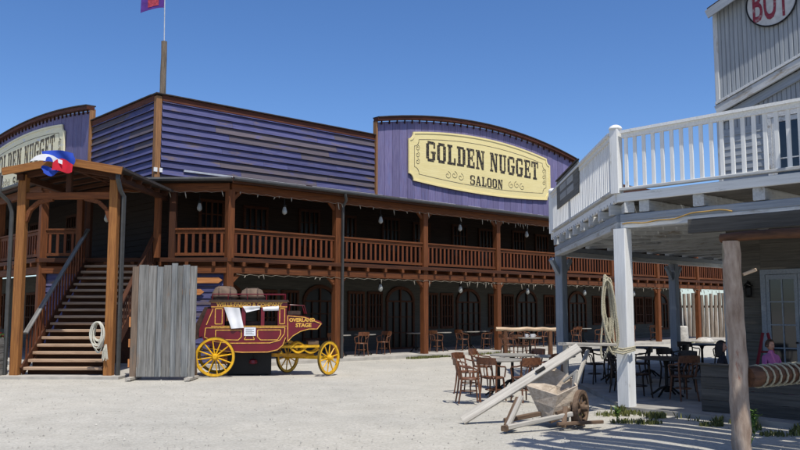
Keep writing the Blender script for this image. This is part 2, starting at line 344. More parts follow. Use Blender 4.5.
# decks
DZ0, DZ1 = 3.2, 3.3
o_ = .16; oc = o_ * (math.sqrt(2) - 1)
deck = MB().prism([(A0 - oc, -o_), (XE + .1, -o_), (XE + .1, WD), (WD, WD), (WD, YE), (-o_, YE), (-o_, A0 - oc)], DZ0, DZ1).build('gallery_deck', 'stain', sal)
def edge_runs():
    return [(V((A0, 0, 0)), V((XE, 0, 0)), V((0, -1, 0))), (V((0, A0, 0)), V((0, YE, 0)), V((-1, 0, 0))), (V((A0, 0, 0)), V((0, A0, 0)), V((-c45, -c45, 0)))]
for a, b, n_ in edge_runs():
    d_ = (b - a).normalized()
    a2 = a + n_ * .178; b2 = b + n_ * .178
    sb('deck_edge_board', a2 + V((0, 0, 3.25)), b2 + V((0, 0, 3.25)), .035, .13, 'stain_d')
    sb('lower_beam', a + n_ * .01 + V((0, 0, 2.95)), b + n_ * .01 + V((0, 0, 2.95)), .2, .22, 'stain')
    sb('upper_beam', a + n_ * .01 + V((0, 0, 5.5)), b + n_ * .01 + V((0, 0, 5.5)), .2, .26, 'stain')
    L_ = (b - a).length; n = int(L_ / .84)
    for i in range(n):
        q = a + d_ * (.42 + i * .84)
        sb('joist', q - n_ * .9 + V((0, 0, 3.127)), q + n_ * .2 + V((0, 0, 3.127)), .1, .135, 'stain')
    # corbels at each post
for k in range(NB + 1):
    for sg in (-1, 1):
        x = A0 + BAY * k
        if k == 0 and sg < 0: continue
        sb('bracket', (x + sg * .1, -.005, 2.6), (x + sg * .36, -.005, 2.86), .14, .1, 'stain', (0, 1, 0))
        sb('bracket', (x + sg * .1, -.005, 5.15), (x + sg * .34, -.005, 5.39), .12, .09, 'stain', (0, 1, 0))
# railings: the long rails are one part, each baluster a sub-part
def railing(a, b, n_out, mat='red_st'):
    a = V(a); b = V(b); d_ = (b - a).normalized(); L_ = (b - a).length; n_ = V(n_out)
    mb = MB(); up = (0, 0, 1)
    mb.beam(a + n_ * .0 + V((0, 0, 4.21)), b + V((0, 0, 4.21)), .13, .055)
    mb.beam(a + V((0, 0, 4.12)), b + V((0, 0, 4.12)), .05, .1)
    mb.beam(a + V((0, 0, 3.43)), b + V((0, 0, 3.43)), .05, .09)
    r_ = mb.build('railing', 'stain', sal)
    n = max(2, int(round(L_ / .225)))
    for i in range(n):
        q = a + d_ * (L_ * (i + .5) / n)
        board('baluster', q + V((0, 0, 3.475)), q + V((0, 0, 4.07)), .085, .035, mat, r_, n_)
    return r_
for k in range(NB): railing((A0 + BAY * k + .115, 0, 0), (A0 + BAY * (k + 1) - .115, 0, 0), (0, -1, 0))
for k in range(6): railing((0, A0 + BAY * k + .115, 0), (0, A0 + BAY * (k + 1) - .115, 0), (-1, 0, 0))
railing(ST(.12, 0), ST(1.68, 0), (-c45, -c45, 0)); railing(ST(4.55, 0), ST(5.75, 0), (-c45, -c45, 0))
# gallery roof with gutter
def roof():
    eo = .36; k = eo * (math.sqrt(2) - 1)
    out = [(XE + .3, -eo), (A0 - k, -eo), (-eo, A0 - k), (-eo, YE)]
    inn = [(XE + .3, WD), (WD, WD), (WD, WD), (WD, YE)]
    mb = MB()
    for lo, hi, dz in ((5.66, 5.93, 0),):
        t = .1
        for i in range(3):
            q = [out[i], out[i + 1], inn[i + 1], inn[i]]
            zz = [lo, lo, hi, hi]
            if i == 1: q = [out[1], out[2], inn[1]]; zz = [lo, lo, hi]
            n = len(q)
            vs = [(x, y, z) for (x, y), z in zip(q, zz)] + [(x, y, z + t) for (x, y), z in zip(q, zz)]
            mb.add(vs, [tuple(range(n)), tuple(range(n, 2 * n))[::-1]] + [((j + 1) % n, j, j + n, (j + 1) % n + n) for j in range(n)])
    mb.build('gallery_roof', 'shingle', sal)
    for i in range(3):
        a = V((*out[i], 5.71)); b = V((*out[i + 1], 5.71))
        if i == 1:
            continue
        n_ = V((0, -1, 0)) if i == 0 else V((-1, 0, 0))
        sb('fascia', a + n_ * .02 + V((0, 0, -.02)), b + n_ * .02 + V((0, 0, -.02)), .03, .2, 'stain_d')
        g = MB(); g.tube([a + n_ * .1, b + n_ * .1], .06, 8); g.build('gutter', 'gutter', sal, True)
roof()
g = MB(); g.tube([V((-.36, A0 - .15, 5.71)) - V((c45, c45, 0)) * .1, V((A0 - .15, -.36, 5.71)) - V((c45, c45, 0)) * .1], .06, 8); g.build('gutter', 'gutter', sal, True)
# downpipes
def pipe(pts, r=.045): MB().tube(pts, r, 8).build('downpipe', 'gutter', sal, True)
pipe([(A0 + BAY - .02, -.47, 5.66), (A0 + BAY + .06, -.44, 5.45), (A0 + BAY + .1, -.22, 5.25), (A0 + BAY + .1, -.2, .1)], .05)
pipe([ST(1.9, 4.2, 5.3), ST(1.88, 4.25, 5.12), ST(1.9, 4.0, 4.85), ST(1.86, 3.85, 4.7), ST(1.86, 3.85, .05)], .06)
pipe([ST(4.95, 4.3, 5.2), ST(4.95, 4.35, 4.75), ST(4.86, 4.0, 4.55), ST(4.82, 3.9, 4.3), ST(4.82, 3.9, .05)], .055)
# walls behind the galleries (saw-tooth lap boards in one mesh: a few dark pixels each)
def lap_wall(p, q, z0, z1, n_out, mat, step=.2, name='wall'):
    mb = MB(); p = V(p); q = V(q); n_ = V(n_out); z = z0
    while z < z1 - 1e-6:
        h = min(step, z1 - z)
        vs = [p + V((0, 0, z)) + n_ * .03, q + V((0, 0, z)) + n_ * .03, q + V((0, 0, z + h)), p + V((0, 0, z + h)), p + V((0, 0, z)) - n_ * .05, q + V((0, 0, z)) - n_ * .05, q + V((0, 0, z + h)) - n_ * .05, p + V((0, 0, z + h)) - n_ * .05]
        mb.add(vs, [(0, 1, 2, 3), (4, 7, 6, 5), (0, 4, 5, 1), (2, 6, 7, 3), (1, 5, 6, 2), (0, 3, 7, 4)]); z += h
    return mb.build(name, mat, sal)
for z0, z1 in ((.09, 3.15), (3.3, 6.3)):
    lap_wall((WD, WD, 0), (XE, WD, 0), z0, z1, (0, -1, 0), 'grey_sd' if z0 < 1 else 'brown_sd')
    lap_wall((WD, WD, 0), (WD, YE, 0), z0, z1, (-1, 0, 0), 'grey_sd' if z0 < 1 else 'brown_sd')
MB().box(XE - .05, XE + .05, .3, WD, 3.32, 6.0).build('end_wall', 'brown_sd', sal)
# windows and arched doors of the long side
def window(cx, z0, w, h, arch=False, wall='M'):
    def T(x, d, z): return (x, WD - d, z) if wall == 'M' else (WD - d, x, z)
    f = MB(); th = .09
    n_ = (0, -1, 0) if wall == 'M' else (-1, 0, 0)
    def bar(x0, za, x1, zb, t=th): f.beam(T(x0, .055, za), T(x1, .055, zb), t, .07, n_)
    bar(cx - w / 2, z0, cx - w / 2, z0 + h); bar(cx + w / 2, z0, cx + w / 2, z0 + h); bar(cx - w / 2 - .05, z0, cx + w / 2 + .05, z0, .1)
    pts = []
    if arch:
        for i in range(13):
            t = math.pi * i / 12; pts.append((cx + w / 2 * math.cos(t), z0 + h + w / 2 * .75 * math.sin(t)))
        for (xa, za), (xb, zb) in zip(pts, pts[1:]): bar(xa, za, xb, zb, .13)
        bar(cx - w / 2, z0 + h, cx + w / 2, z0 + h, .06)
    else:
        bar(cx - w / 2 - .05, z0 + h, cx + w / 2 + .05, z0 + h, .1)
    bar(cx, z0, cx, z0 + h + (w * .37 if arch else 0), .06)
    for i in (1, 2): bar(cx - w / 2, z0 + h * i / 3, cx + w / 2, z0 + h * i / 3, .035)
    for i in (-1, 1): bar(cx + i * w / 4, z0, cx + i * w / 4, z0 + h, .03)
    fr = f.build('arched_window' if arch else 'window', 'frame_d', sal)
    g = MB(); poly = [(cx - w / 2, z0), (cx + w / 2, z0)] + ([p for p in pts] if arch else [(cx + w / 2, z0 + h), (cx - w / 2, z0 + h)])
    n = len(poly); g.add([T(x, .036, z) for x, z in poly] + [T(x, .034, z) for x, z in poly], [tuple(range(n)) if wall == 'M' else tuple(range(n))[::-1], tuple(range(n, 2 * n))[::-1]])
    g.build('pane', 'glass_d', fr)
for k in range(NB):
    x = A0 + BAY * k
    window(x + 1.75, .6 if k % 2 else .12, 1.5, 1.45 if k % 2 else 1.95, True)
    window(x + 3.55, .95, .75, 1.45); window(x + .35, .95, .7, 1.45)
    window(x + 1.2, 4.1, .9, 1.4); window(x + 3.0, 3.32, .95, 2.1)
for k in range(6): window(A0 + BAY * k + 2, .9, 1.2, 1.5, False, 'L'); window(A0 + BAY * k + 2, 4.0, 1.0, 1.4, False, 'L')
# closed purple wall under the cut corner
z = .12; rd = random.Random(5)
while z < 2.8:
    for a, b in ((.115, 1.66), (4.56, 5.745)):
        sb('siding_board', ST(a, -.06, z + .1), ST(b, -.06, z + .1), .03, .205, 'purple', (c45 * .16, c45 * .16, 1))
    z += .195
MB().beam(ST(1.6, -.15, 1.5), ST(4.6, -.15, 1.5), .05, 2.9).build('under_stair_wall', 'stain_d', sal)
# parapet: lap boards, corner trim, coping
PT = 8.86
z = 5.98; i = 0
while z < PT - .12:
    h = .245
    cuts = [WD + .1, WD + rd.uniform(2, 4.2), WD + rd.uniform(5.2, 7.6), WD + 9.55]
    for a, b in zip(cuts, [q - .006 for q in cuts[1:]]):
        sb('parapet_board', (a, WD - .075, z + h / 2), (b, WD - .075, z + h / 2), .028, h + .02, rd.choice(('purple', 'purple', 'purple_br')), (0, .3, 1))
    cut = WD + rd.uniform(1.5, 4)
    for a, b in ((WD + .1, cut), (cut + .006, WD + 5.28)):
        sb('parapet_board', (WD - .075, a, z + h / 2), (WD - .075, b, z + h / 2), .028, h + .02, rd.choice(('purple', 'purple', 'purple', 'purple_br')), (.3, 0, 1))
    z += h; i += 1
sb('corner_trim', (WD - .03, WD - .03, 5.95), (WD - .03, WD - .03, PT), .2, .2, 'tan_trim', (1, 0, 0))
MB().box(WD, XE, WD, WD + .1, 6.0, PT - .02).box(WD + .001, WD + .1, WD + .11, YE + 9, 6.0, PT - .021).build('parapet_backing', 'stain_d', sal)
sb('parapet_fascia', (WD + .09, WD - .1, PT - .05), (WD + 9.6, WD - .1, PT - .05), .06, .2, 'brownred')
sb('parapet_fascia', (WD - .1, WD + .09, PT - .05), (WD - .1, WD + 5.3, PT - .05), .06, .2, 'brownred')
sb('coping', (WD - .17, WD - .02, PT + .075), (WD + 9.6, WD - .02, PT + .075), .36, .045, 'shingle')
sb('coping', (WD - .02, WD + .17, PT + .074), (WD - .02, WD + 5.3, PT + .074), .36, .045, 'shingle')
for k in (0, 1): MB().box(*((WD - .17, WD - .05, WD - .17, WD - .13) if k == 0 else (WD + .03, WD + .13, WD - .17, WD - .12)), 6.28, 6.42).build('white_block', 'white', sal)
for a, b in ((4.2, 9.3), (9.6, 13.2), (14.1, 17.6), (18.2, 24)):
    sb('flashing', (a, WD - .13, 6.42), (b, WD - .13, 6.42), .05, .07, 'flash')
# arched false front over each wing
def arch_front(s0, s1, zt, sag, axis, nm):
    cx = (s0 + s1) / 2; hw = (s1 - s0) / 2
    def top(s): return zt - sag * ((s - cx) / hw) ** 2
    def T(s, d, z): return (s, WD - d, z) if axis == 'M' else (WD - d, s, z)
    n_ = V((0, -1, 0)) if axis == 'M' else V((-1, 0, 0))
    w = .43; n = int(round((s1 - s0) / w)); w = (s1 - s0) / n
    for i in range(n):
        a = s0 + i * w + .004; b = s0 + (i + 1) * w - .004
        mb = MB(); za, zb = top(a) - .05, top(b) - .05; d0, d1 = .12, .15 + rd.uniform(-.006, .006)
        # the board's own X runs upward so that its grain does
        L_ = [(0, a), (0, b)]
        vs = [T(a, d0, 5.98), T(b, d0, 5.98), T(b, d0, zb), T(a, d0, za), T(a + .006, d1, 5.98), T(b - .006, d1, 5.98), T(b - .006, d1, zb), T(a + .006, d1, za)]
        mid_ = V(T((a + b) / 2, d0, 5.98)); x, y, zz = frame((0, 0, 1), n_)
        mx = Matrix((( x.x, y.x, zz.x, mid_.x), (x.y, y.y, zz.y, mid_.y), (x.z, y.z, zz.z, mid_.z), (0, 0, 0, 1)))
        iv = mx.inverted(); vs = [iv @ V(q) for q in vs]
        fs = [(0, 3, 2, 1), (4, 5, 6, 7), (0, 1, 5, 4), (1, 2, 6, 5), (2, 3, 7, 6), (3, 0, 4, 7)]
        if axis != 'M': fs = [f[::-1] for f in fs]
        mb.add(vs, fs); o = mb.build('facade_board', 'purple_v', sal); o.matrix_basis = mx
    ns = 22
    for i in range(ns):
        a = s0 - .1 + (s1 - s0 + .2) * i / ns; b = s0 - .1 + (s1 - s0 + .2) * (i + 1) / ns
        sb('arch_cornice', T(a, .2, top(a) + .06), T(b + .01, .2, top(b) + .06), .3, .13, 'brownred')
        sb('arch_coping', T(a, .2, top(a) + .15), T(b + .01, .2, top(b) + .15), .4, .05, 'shingle')
    nd = int((s1 - s0) / .44)
    for i in range(nd):
        a = s0 + .22 + i * .44
        sb('dentil', T(a, .19, top(a) - .16), T(a, .19, top(a) - .005), .05, .06, 'stain_d', tuple(n_))
    for s in (s0 - .04, s1 + .04):
        sb('edge_trim', T(s, .1, 5.98), T(s, .1, top(min(max(s, s0), s1)) + .02), .09, .22, 'tan_trim', tuple(n_))
    return top
topM = arch_front(WD + 9.62, WD + 23.3, 10.25, .73, 'M', 'M')
topL = arch_front(WD + 5.36, WD + 20.6, 9.88, .52, 'L', 'L')
# ------------------------------------------------------------------ painted sign boards
GLY = {
 'G': (.66, [(0, .13, .2, .87), (.1, .86, .54, 1), (.1, 0, .54, .14), (.42, .1, .62, .46), (.32, .42, .66, .52), (.5, .68, .62, .97)]),
 'O': (.62, [(0, .13, .2, .87), (.42, .13, .62, .87), (.09, .86, .53, 1), (.09, 0, .53, .14)]),
 'L': (.6, [(.08, .08, .28, .92), (0, .89, .37, 1), (0, 0, .6, .12), (.48, .1, .6, .36)]),
 'D': (.62, [(.08, .08, .27, .92), (0, .88, .52, 1), (0, 0, .52, .12), (.42, .11, .62, .89)]),
 'E': (.6, [(.08, .08, .27, .92), (0, .88, .58, 1), (0, 0, .6, .12), (.25, .45, .42, .56), (.38, .36, .46, .65), (.48, .68, .58, .9), (.48, .1, .6, .32)]),
 'N': (.68, [(.07, .06, .19, .94), (0, 0, .27, .1), (0, .9, .22, 1), (.5, .1, .61, .94), (.41, .9, .68, 1), [(.07, 1), (.28, 1), (.61, 0), (.45, 0)]]),
 'U': (.66, [(.06, .13, .25, .94), (.45, .13, .58, .94), (.13, 0, .51, .15), (0, .9, .32, 1), (.37, .9, .66, 1)]),
 'T': (.64, [(.22, .06, .42, .94), (0, .88, .64, 1), (0, .66, .1, .9), (.54, .66, .64, .9), (.13, 0, .51, .11)]),
 'S': (.62, [(.09, .86, .53, 1), (.09, .43, .53, .57), (.09, 0, .53, .14), (0, .5, .19, .91), (.43, .09, .62, .5), (.5, .68, .6, .96), (.01, .03, .11, .32)]),
 'A': (.7, [[(.06, .05), (.19, .05), (.38, 1), (.25, 1)], [(.44, .05), (.63, .05), (.45, 1), (.29, 1)], (.16, .28, .5, .38), (0, 0, .26, .1), (.38, 0, .7, .1)]),
}
def letters(txt, x0, x1, z0f, hgt, T, depth, mat, parent, name='lettering'):
    tot = sum(GLY[c][0] for c in txt) + .1 * (len(txt) - 1); k = (x1 - x0) / tot; x = x0
    for c in txt:
        w, parts = GLY[c]; mb = MB()
        for j, p in enumerate(parts):
            poly = [(p[0], p[1]), (p[2], p[1]), (p[2], p[3]), (p[0], p[3])] if isinstance(p, tuple) else p
            # blunt the corners of each stroke slightly
            pts = [(x + a * k, z0f(x + w * k / 2) + b * hgt) for a, b in poly]
            n = len(pts); d1 = depth + .006 + j * .0009
            mb.add([T(a, depth - .01, b) for a, b in pts] + [T(a, d1, b) for a, b in pts], [tuple(range(n, 2 * n))] + [(i, (i + 1) % n, (i + 1) % n + n, i + n) for i in range(n)])
        mb.build(name, mat, parent); x += (w + .1) * k
def big_sign(origin, rz, T0, hw, ztop, zbot, sagt, sagb, mat, label, bfac, flip=False):
    """sign in its own frame: x along, -y outwards, z up"""
    t = thing('saloon_sign', origin, rz, label, 'sign')
    def top(x): return ztop - sagt * (x / hw) ** 2
    def bot(x): return zbot + sagb * (x / hw) ** 2
    nr = .27
    def outline(ins):
        h = hw - ins; pts = []
        for i in range(25):
            x = -h + nr + (2 * h - 2 * nr) * i / 24; pts.append((x, bot(x) + ins))
        for i in range(1, 6):       # concave corner bottom right
            a = math.pi * (1 - i / 12 * 2 / 1) ; ang = math.pi - (math.pi / 2) * i / 6
            pts.append((h + nr * math.cos(ang), bot(h) + ins + nr * math.sin(ang)))
        zt_ = top(h) - ins
        pts.append((h, bot(h) + ins + nr)); pts.append((h, zt_ - nr))
        for i in range(1, 6):
            ang = -math.pi / 2 - (math.pi / 2) * i / 6
            pts.append((h + nr * math.cos(ang), zt_ + nr * math.sin(ang)))
        for i in range(25):
            x = h - nr - (2 * h - 2 * nr) * i / 24; pts.append((x, top(x) - ins))
        for i in range(1, 6):
            ang = -(math.pi / 2) * i / 6
            pts.append((-h + nr * math.cos(ang), zt_ + nr * math.sin(ang)))
        pts.append((-h, zt_ - nr)); pts.append((-h, bot(h) + ins + nr))
        for i in range(1, 6):
            ang = math.pi / 2 - (math.pi / 2) * i / 6
            pts.append((-h + nr * math.cos(ang), bot(h) + ins + nr * math.sin(ang)))
        return pts
    o = outline(0); MB().slab_xz(o, -.06, 0).build('sign_panel', mat, t)
    # raised rim
    def ring(i0, i1, y0, y1, m, nm):
        a = outline(i0); b = outline(i1); n = len(a); mb = MB()
        vs = [(x, y0, z) for x, z in a] + [(x, y0, z) for x, z in b] + [(x, y1, z) for x, z in a] + [(x, y1, z) for x, z in b]
        fs = []
        for i in range(n):
            j = (i + 1) % n
            fs += [(i, j, n + j, n + i), (i, 2 * n + i, 2 * n + j, j), (n + i, n + j, 3 * n + j, 3 * n + i)]
        mb.add(vs, fs); return mb.build(nm, m, t)
    ring(-.03, .05, -.085, -.02, mat, 'rim')
    ring(.3, .325, -.064, -.055, 'ink_l', 'border_line')
    T = lambda x, d, z: (x, -d, z)
    f1 = lambda x: top(x) * 0 + zbot + 1.13 - .05 * (x / hw) ** 2
    s = bfac; inkm = 'ink' if mat == 'cream' else 'ink_l'
    letters('GOLDEN', -3.9 * s, -.06, f1, .9, T, .06, inkm, t)
    letters('NUGGET', .32, 3.98 * s, f1, .9, T, .06, inkm, t)
    letters('SALOON', -1.07, 1.22, lambda x: zbot + .36, .44, T, .06, 'ink', t)
    for cx, sg in ((-2.0, 1), (2.15, -1)):
        mb = MB()
        for q in range(3):
            pts = [V((cx + sg * (-.55 + .42 * q + (.03 + .014 * a) * math.cos(a * .55)), -.063, zbot + .62 + .05 * (q == 1) + (.03 + .014 * a) * math.sin(a * .55) * .8)) for a in range(0, 15)]
            mb.tube(pts, .012, 4)
        mb.build('scroll', 'ink_l', t)
    for sg in (-1, 1):
        mb = MB()
        for q in (-1, 0, 1):
            pts = [V((sg * (hw - .5) + (.03 + .008 * a) * math.cos(a * .6), -.063, (ztop + zbot) / 2 + q * .3 + (.03 + .008 * a) * math.sin(a * .6))) for a in range(0, 14)]
            mb.tube(pts, .012, 4)
        mb.build('scroll', 'ink_l', t)
    return t
cM = WD + 16.3
big_sign(SL(cM, WD - .165, 0), TH, None, 4.92, 9.7, 7.08, .42, .2, 'cream', 'bright cream saloon sign with dark western lettering on the sunlit purple arched front', 1)
cL = WD + 7.83 + 5.0
big_sign(SL(WD - .165, cL, 0), TH - math.pi / 2, None, 5.0, 9.5, 6.95, .32, .2, 'cream2', 'bleached cream saloon sign half hidden behind the staircase roof', 1)
# ------------------------------------------------------------------ outside staircase with its little roof
SC, HWD = 3.32, 1.05
NT = 16; RISE = 3.22 / 17; RUN = 3.7 / NT
stp = MB()
for sg in (-1, 1):
    s_ = SC + sg * (HWD + .03)
    stp.beam(ST(s_, 3.82, .14), ST(s_, .05, 3.22), .05, .26)
stair = stp.build('staircase', 'stain_d', sal)
for i in range(NT):
    d = 3.78 - i * RUN; z = .05 + RISE * (i + 1)
    board('tread', ST(SC - HWD, d - RUN / 2, z - .03), ST(SC + HWD, d - RUN / 2, z - .03), RUN + .06, .075, 'tread', stair)
    board('riser', ST(SC - HWD, d - RUN + .0, z - .15), ST(SC + HWD, d - RUN + .0, z - .15), .02, .175, 'stain_d', stair)
for sg in (-1, 1):
    s_ = SC + sg * (HWD + .03)
    a = ST(s_, 3.72, 1.12); b = ST(s_, .1, 4.2)
    board('handrail', a, b, .12, .06, 'grey_pl' if sg > 0 else 'stain_d', stair)
    for i in range(20):
        d = 3.62 - i * (3.5 / 20); zz = .22 + (3.78 - d) / 3.7 * 3.05
        board('baluster', ST(s_, d, zz + .06), ST(s_, d, zz + .83), .07, .03, 'red_st' if sg > 0 else 'stain_d', stair, (1, -1, 0))
# porch posts and roof
PS = (SC - 1.23, SC + 1.23)
for s_ in PS: sb('porch_post', ST(s_, 3.87, .05), ST(s_, 3.87, 5.28), .22, .22, 'stain_l', (1, -1, 0))
for s_ in (SC - 1.2, SC + 1.2): sb('porch_post', ST(s_, .4, 3.3), ST(s_, .4, 5.28), .18, .18, 'stain', (1, -1, 0))
sb('tie_beam', ST(SC - 1.35, 3.87, 4.72), ST(SC + 1.35, 3.87, 4.72), .16, .18, 'stain')
for s_ in PS:
    sg = 1 if s_ > SC else -1
    pts = [ST(s_ - sg * .1, 3.87, 4.05), ST(s_ - sg * .2, 3.87, 4.35), ST(s_ - sg * .42, 3.87, 4.55), ST(s_ - sg * .8, 3.87, 4.64)]
    br = MB()
    for p_, q_ in zip(pts, pts[1:]): br.beam(p_, q_, .1, .11, (1, 1, 0))
    br.build('curved_brace', 'stain', sal)
    sb('wall_plate', ST(s_, 4.1, 5.2), ST(s_, -.2, 5.2), .16, .16, 'stain_d')
RZ, EZ, HR = 5.62, 5.34, 1.58
for sg in (-1, 1):
    q = [ST(SC, 4.32, RZ), ST(SC + sg * HR, 4.32, EZ), ST(SC + sg * HR, -.6, EZ), ST(SC, -.6, RZ)]
    mb = MB(); n = 4; mb.add([p for p in q] + [p + V((0, 0, .07)) for p in q], [(0, 1, 2, 3), (7, 6, 5, 4)] + [(i, (i + 1) % 4, (i + 1) % 4 + 4, i + 4) for i in range(4)])
    mb.build('porch_roof', 'shingle', sal)
    sb('porch_fascia', ST(SC, 4.345, RZ - .04), ST(SC + sg * HR, 4.345, EZ - .04), .04, .2, 'stain_l')
    sb('rafter', ST(SC, 3.87, RZ - .14), ST(SC + sg * 1.4, 3.87, EZ - .1), .12, .16, 'stain_d')
    for j in range(5):
        d = 3.3 - j * .75
        sb('rafter', ST(SC, d, RZ - .1), ST(SC + sg * 1.45, d, EZ - .07), .08, .12, 'stain_d')
sb('king_post', ST(SC, 3.87, 4.8), ST(SC, 3.87, 5.45), .14, .14, 'stain_d', (1, -1, 0))
sb('ridge_beam', ST(SC, 4.25, RZ - .1), ST(SC, -.5, RZ - .1), .1, .15, 'stain_d')

# ------------------------------------------------------------------ lamps and light strings on the saloon
def lamp(loc, label, group):
    t = thing('hanging_lamp', loc, 0, label, 'lamp', group)
    MB().tube([(0, 0, .3), (0, 0, .75)], .012, 5).build('chain', 'iron', t)
    MB().lathe([(.03, .3), (.06, .27), (.05, .22)], 10).build('cap', 'iron', t, True)
    MB().lathe([(.04, .21), (.06, .16), (.085, .06), (.075, 0), (.04, -.03), (.01, -.05)], 10).build('lamp_shade', 'lampg', t, True)
BAYS = ['bay between stairs and downpipe', 'first bay past the downpipe', 'second bay past the downpipe', 'third bay past the downpipe', 'fourth bay past the downpipe', 'fifth bay past the downpipe', 'sixth bay past the downpipe']
for k in range(NB - 1):
    x = A0 + BAY * k + 2.1
    lamp(SL(x, .1, 4.87), 'milky glass lamp under the upper gallery eave, ' + BAYS[k], 'lamps of the upper gallery')
    if k > 0: lamp(SL(x, .1, 2.42), 'milky glass lamp in the lower gallery, ' + BAYS[k], 'lamps of the lower gallery')
q = ST(1.1, -.5); lamp(SL(q.x, q.y, 4.87), 'milky glass lamp hanging above the stub railing beside the stairs', 'lamps of the upper gallery')
q = ST(SC + .05, 1.2); lamp(SL(q.x, q.y, 4.35), 'milky glass lamp hanging over the outside staircase', 'lamps of the upper gallery')
def strings(a, b, z, seed, label):
    rd_ = random.Random(seed); a = V(a); b = V(b); L_ = (b - a).length; n = int(L_ / .16); mb = MB(); pts = []
    for i in range(n + 1):
        p = a + (b - a) * i / n + V((0, 0, z - .02 * (i % 3))); pts.append(p)
        if rd_.random() < .34:
            h = rd_.choice((.08, .13, .2)) * rd_.uniform(.8, 1.2); tl = rd_.uniform(-.05, .05)
            mb.tube([p, p + V((tl * .5, tl * .5, -h * .5)), p + V((tl, tl, -h))], [.012, .02, .005], 5)
    mb.tube(pts, .005, 4)
    o = mb.build('light_string', 'light_s'); tag(o, label, 'light string')
a, b = SL(A0 + .2, -.25, 0), SL(XE, -.25, 0)
strings(a, b, 5.36, 1, 'string of pale icicle lights under the eave of the upper gallery')
a, b = SL(A0 + .2, -.13, 0), SL(XE, -.13, 0)
strings(a, b, 2.82, 2, 'string of pale icicle lights along the beam of the lower gallery')
a, b = STW(.2, .25), STW(5.6, .25)
strings(a, b, 5.36, 3, 'string of pale icicle lights over the head of the outside staircase')

# ------------------------------------------------------------------ flagpole and flags
fp = thing('flagpole', SL(WD + .3, WD + .32, 6.2), 0, 'weathered wooden flagpole with a thin rod above the parapet corner', 'flagpole')
log('pole', (0, 0, 0), (0, 0, 4.72), .12, .1, 'pole', fp, 10, .008, 8, 4)
MB().tube([(.0, -.02, 4.7), (-.03, -.02, 6.5)], .018, 6).build('rod', 'flash', fp, True)
def cloth(name, f, nu, nv, mat, parent, thick=.006):
    mb = MB(); vs = [f(i / nu, j / nv) for j in range(nv + 1) for i in range(nu + 1)]; vs += [V(p) + V((0, thick, 0)) for p in vs]
    k = (nu + 1) * (nv + 1); fs = []
    for j in range(nv):
        for i in range(nu):
            a = j * (nu + 1) + i; q = (a, a + 1, a + nu + 2, a + nu + 1); fs += [q, tuple(x + k for x in q[::-1])]
    mb.add(vs, fs); return mb.build(name, mat, parent, True)
fl = thing('purple_flag', SL(WD + .3, WD + .32, 12.02), 0, 'purple flag with a red emblem flying from the rooftop pole', 'flag')
def fpos(a, b): return (-.04 - .78 * a, .1 * math.sin(a * 5 + b) * a - .02, .1 * (1 - a) - .14 * a * (1 - b) * 0 + b * .75 + .06 * math.sin(a * 4) - .08 * a)
cloth('flag_cloth', fpos, 14, 8, 'fl_pur', fl)
def fem(a, b): x, y, z = fpos(.25 + .45 * a, .12 + .6 * b); return (x, y - .012, z)
cloth('emblem', fem, 8, 6, 'fl_em', fl, .004)
q = ST(SC - .0, 4.4); fo = SL(q.x, q.y, 5.32)
fl2 = thing('draped_flag', fo, 0, 'blue white and red flag draped over the edge of the staircase roof', 'flag')
def drape(x0, x1, z0, z1, ph, amp=.06):
    def f(a, b):
        x = x0 + (x1 - x0) * a; zt = z1 + .07 * math.sin(3 * a + ph); zb = z0 + .06 * math.sin(5 * a + ph * 2)
        z = zb + (zt - zb) * b
        return (x + .05 * math.sin(b * 4 + ph), -.09 - amp * math.sin(a * 7 + ph + b * 2) - .05 * (1 - b), z)
    return f
cloth('blue_field', drape(-.42, .38, .14, .44, .4, .05), 14, 6, 'fl_blue', fl2)
cloth('blue_fold', drape(-.42, .0, -.12, .04, 1.4, .04), 8, 5, 'fl_blue', fl2)
def wh(a, b): return (-.72 + .85 * a, -.2 - .05 * math.sin(8 * a), .2 + .1 * math.sin(3.6 * a) + (.02 + .16 * math.sin(min(1, a * 1.2) * 2.6)) * (b - .5))
cloth('white_stripe', wh, 14, 5, 'fl_white', fl2)
def rdp(a, b): return (-.12 + .52 * a, -.24 - .05 * math.sin(7 * a + 1) + .04 * b, .04 + .05 * math.sin(5 * a) + (.1 + .24 * math.sin(.4 + 2.3 * a)) * (b - .45))
cloth('red_stripe', rdp, 12, 6, 'fl_red', fl2)

# ------------------------------------------------------------------ white house on the right
hou = thing('white_house', HC, TH, 'pale boarded house with a white railed balcony on white timber columns', 'house')
def hb(name, p0, p1, w, t, mat, up=(0, 0, 1), parent=None): return board(name, p0, p1, w, t, mat, parent or hou, up)
CX = 5.44; YN = -5.2; XF = 15.5
# columns
CW = .235
cols = [(.035, .0, 'white'), (CX + .02, CX - .13, 'white_g'), (CX + 6.0, CX - .13, 'white_g'), (CX + 10.2, CX - .13, 'white_g'), (.13, -4.6, 'white')]  # whiter near column, greyer far ones: sun and shade put into their paint
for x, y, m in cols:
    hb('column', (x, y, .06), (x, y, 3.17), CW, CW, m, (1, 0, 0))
for x, y, m in cols[1:4]:
    for sg in (-1, 1):
        hb('bracket', (x + sg * .11, y, 2.7), (x + sg * .42, y, 3.08), .12, .12, m, (0, 1, 0))
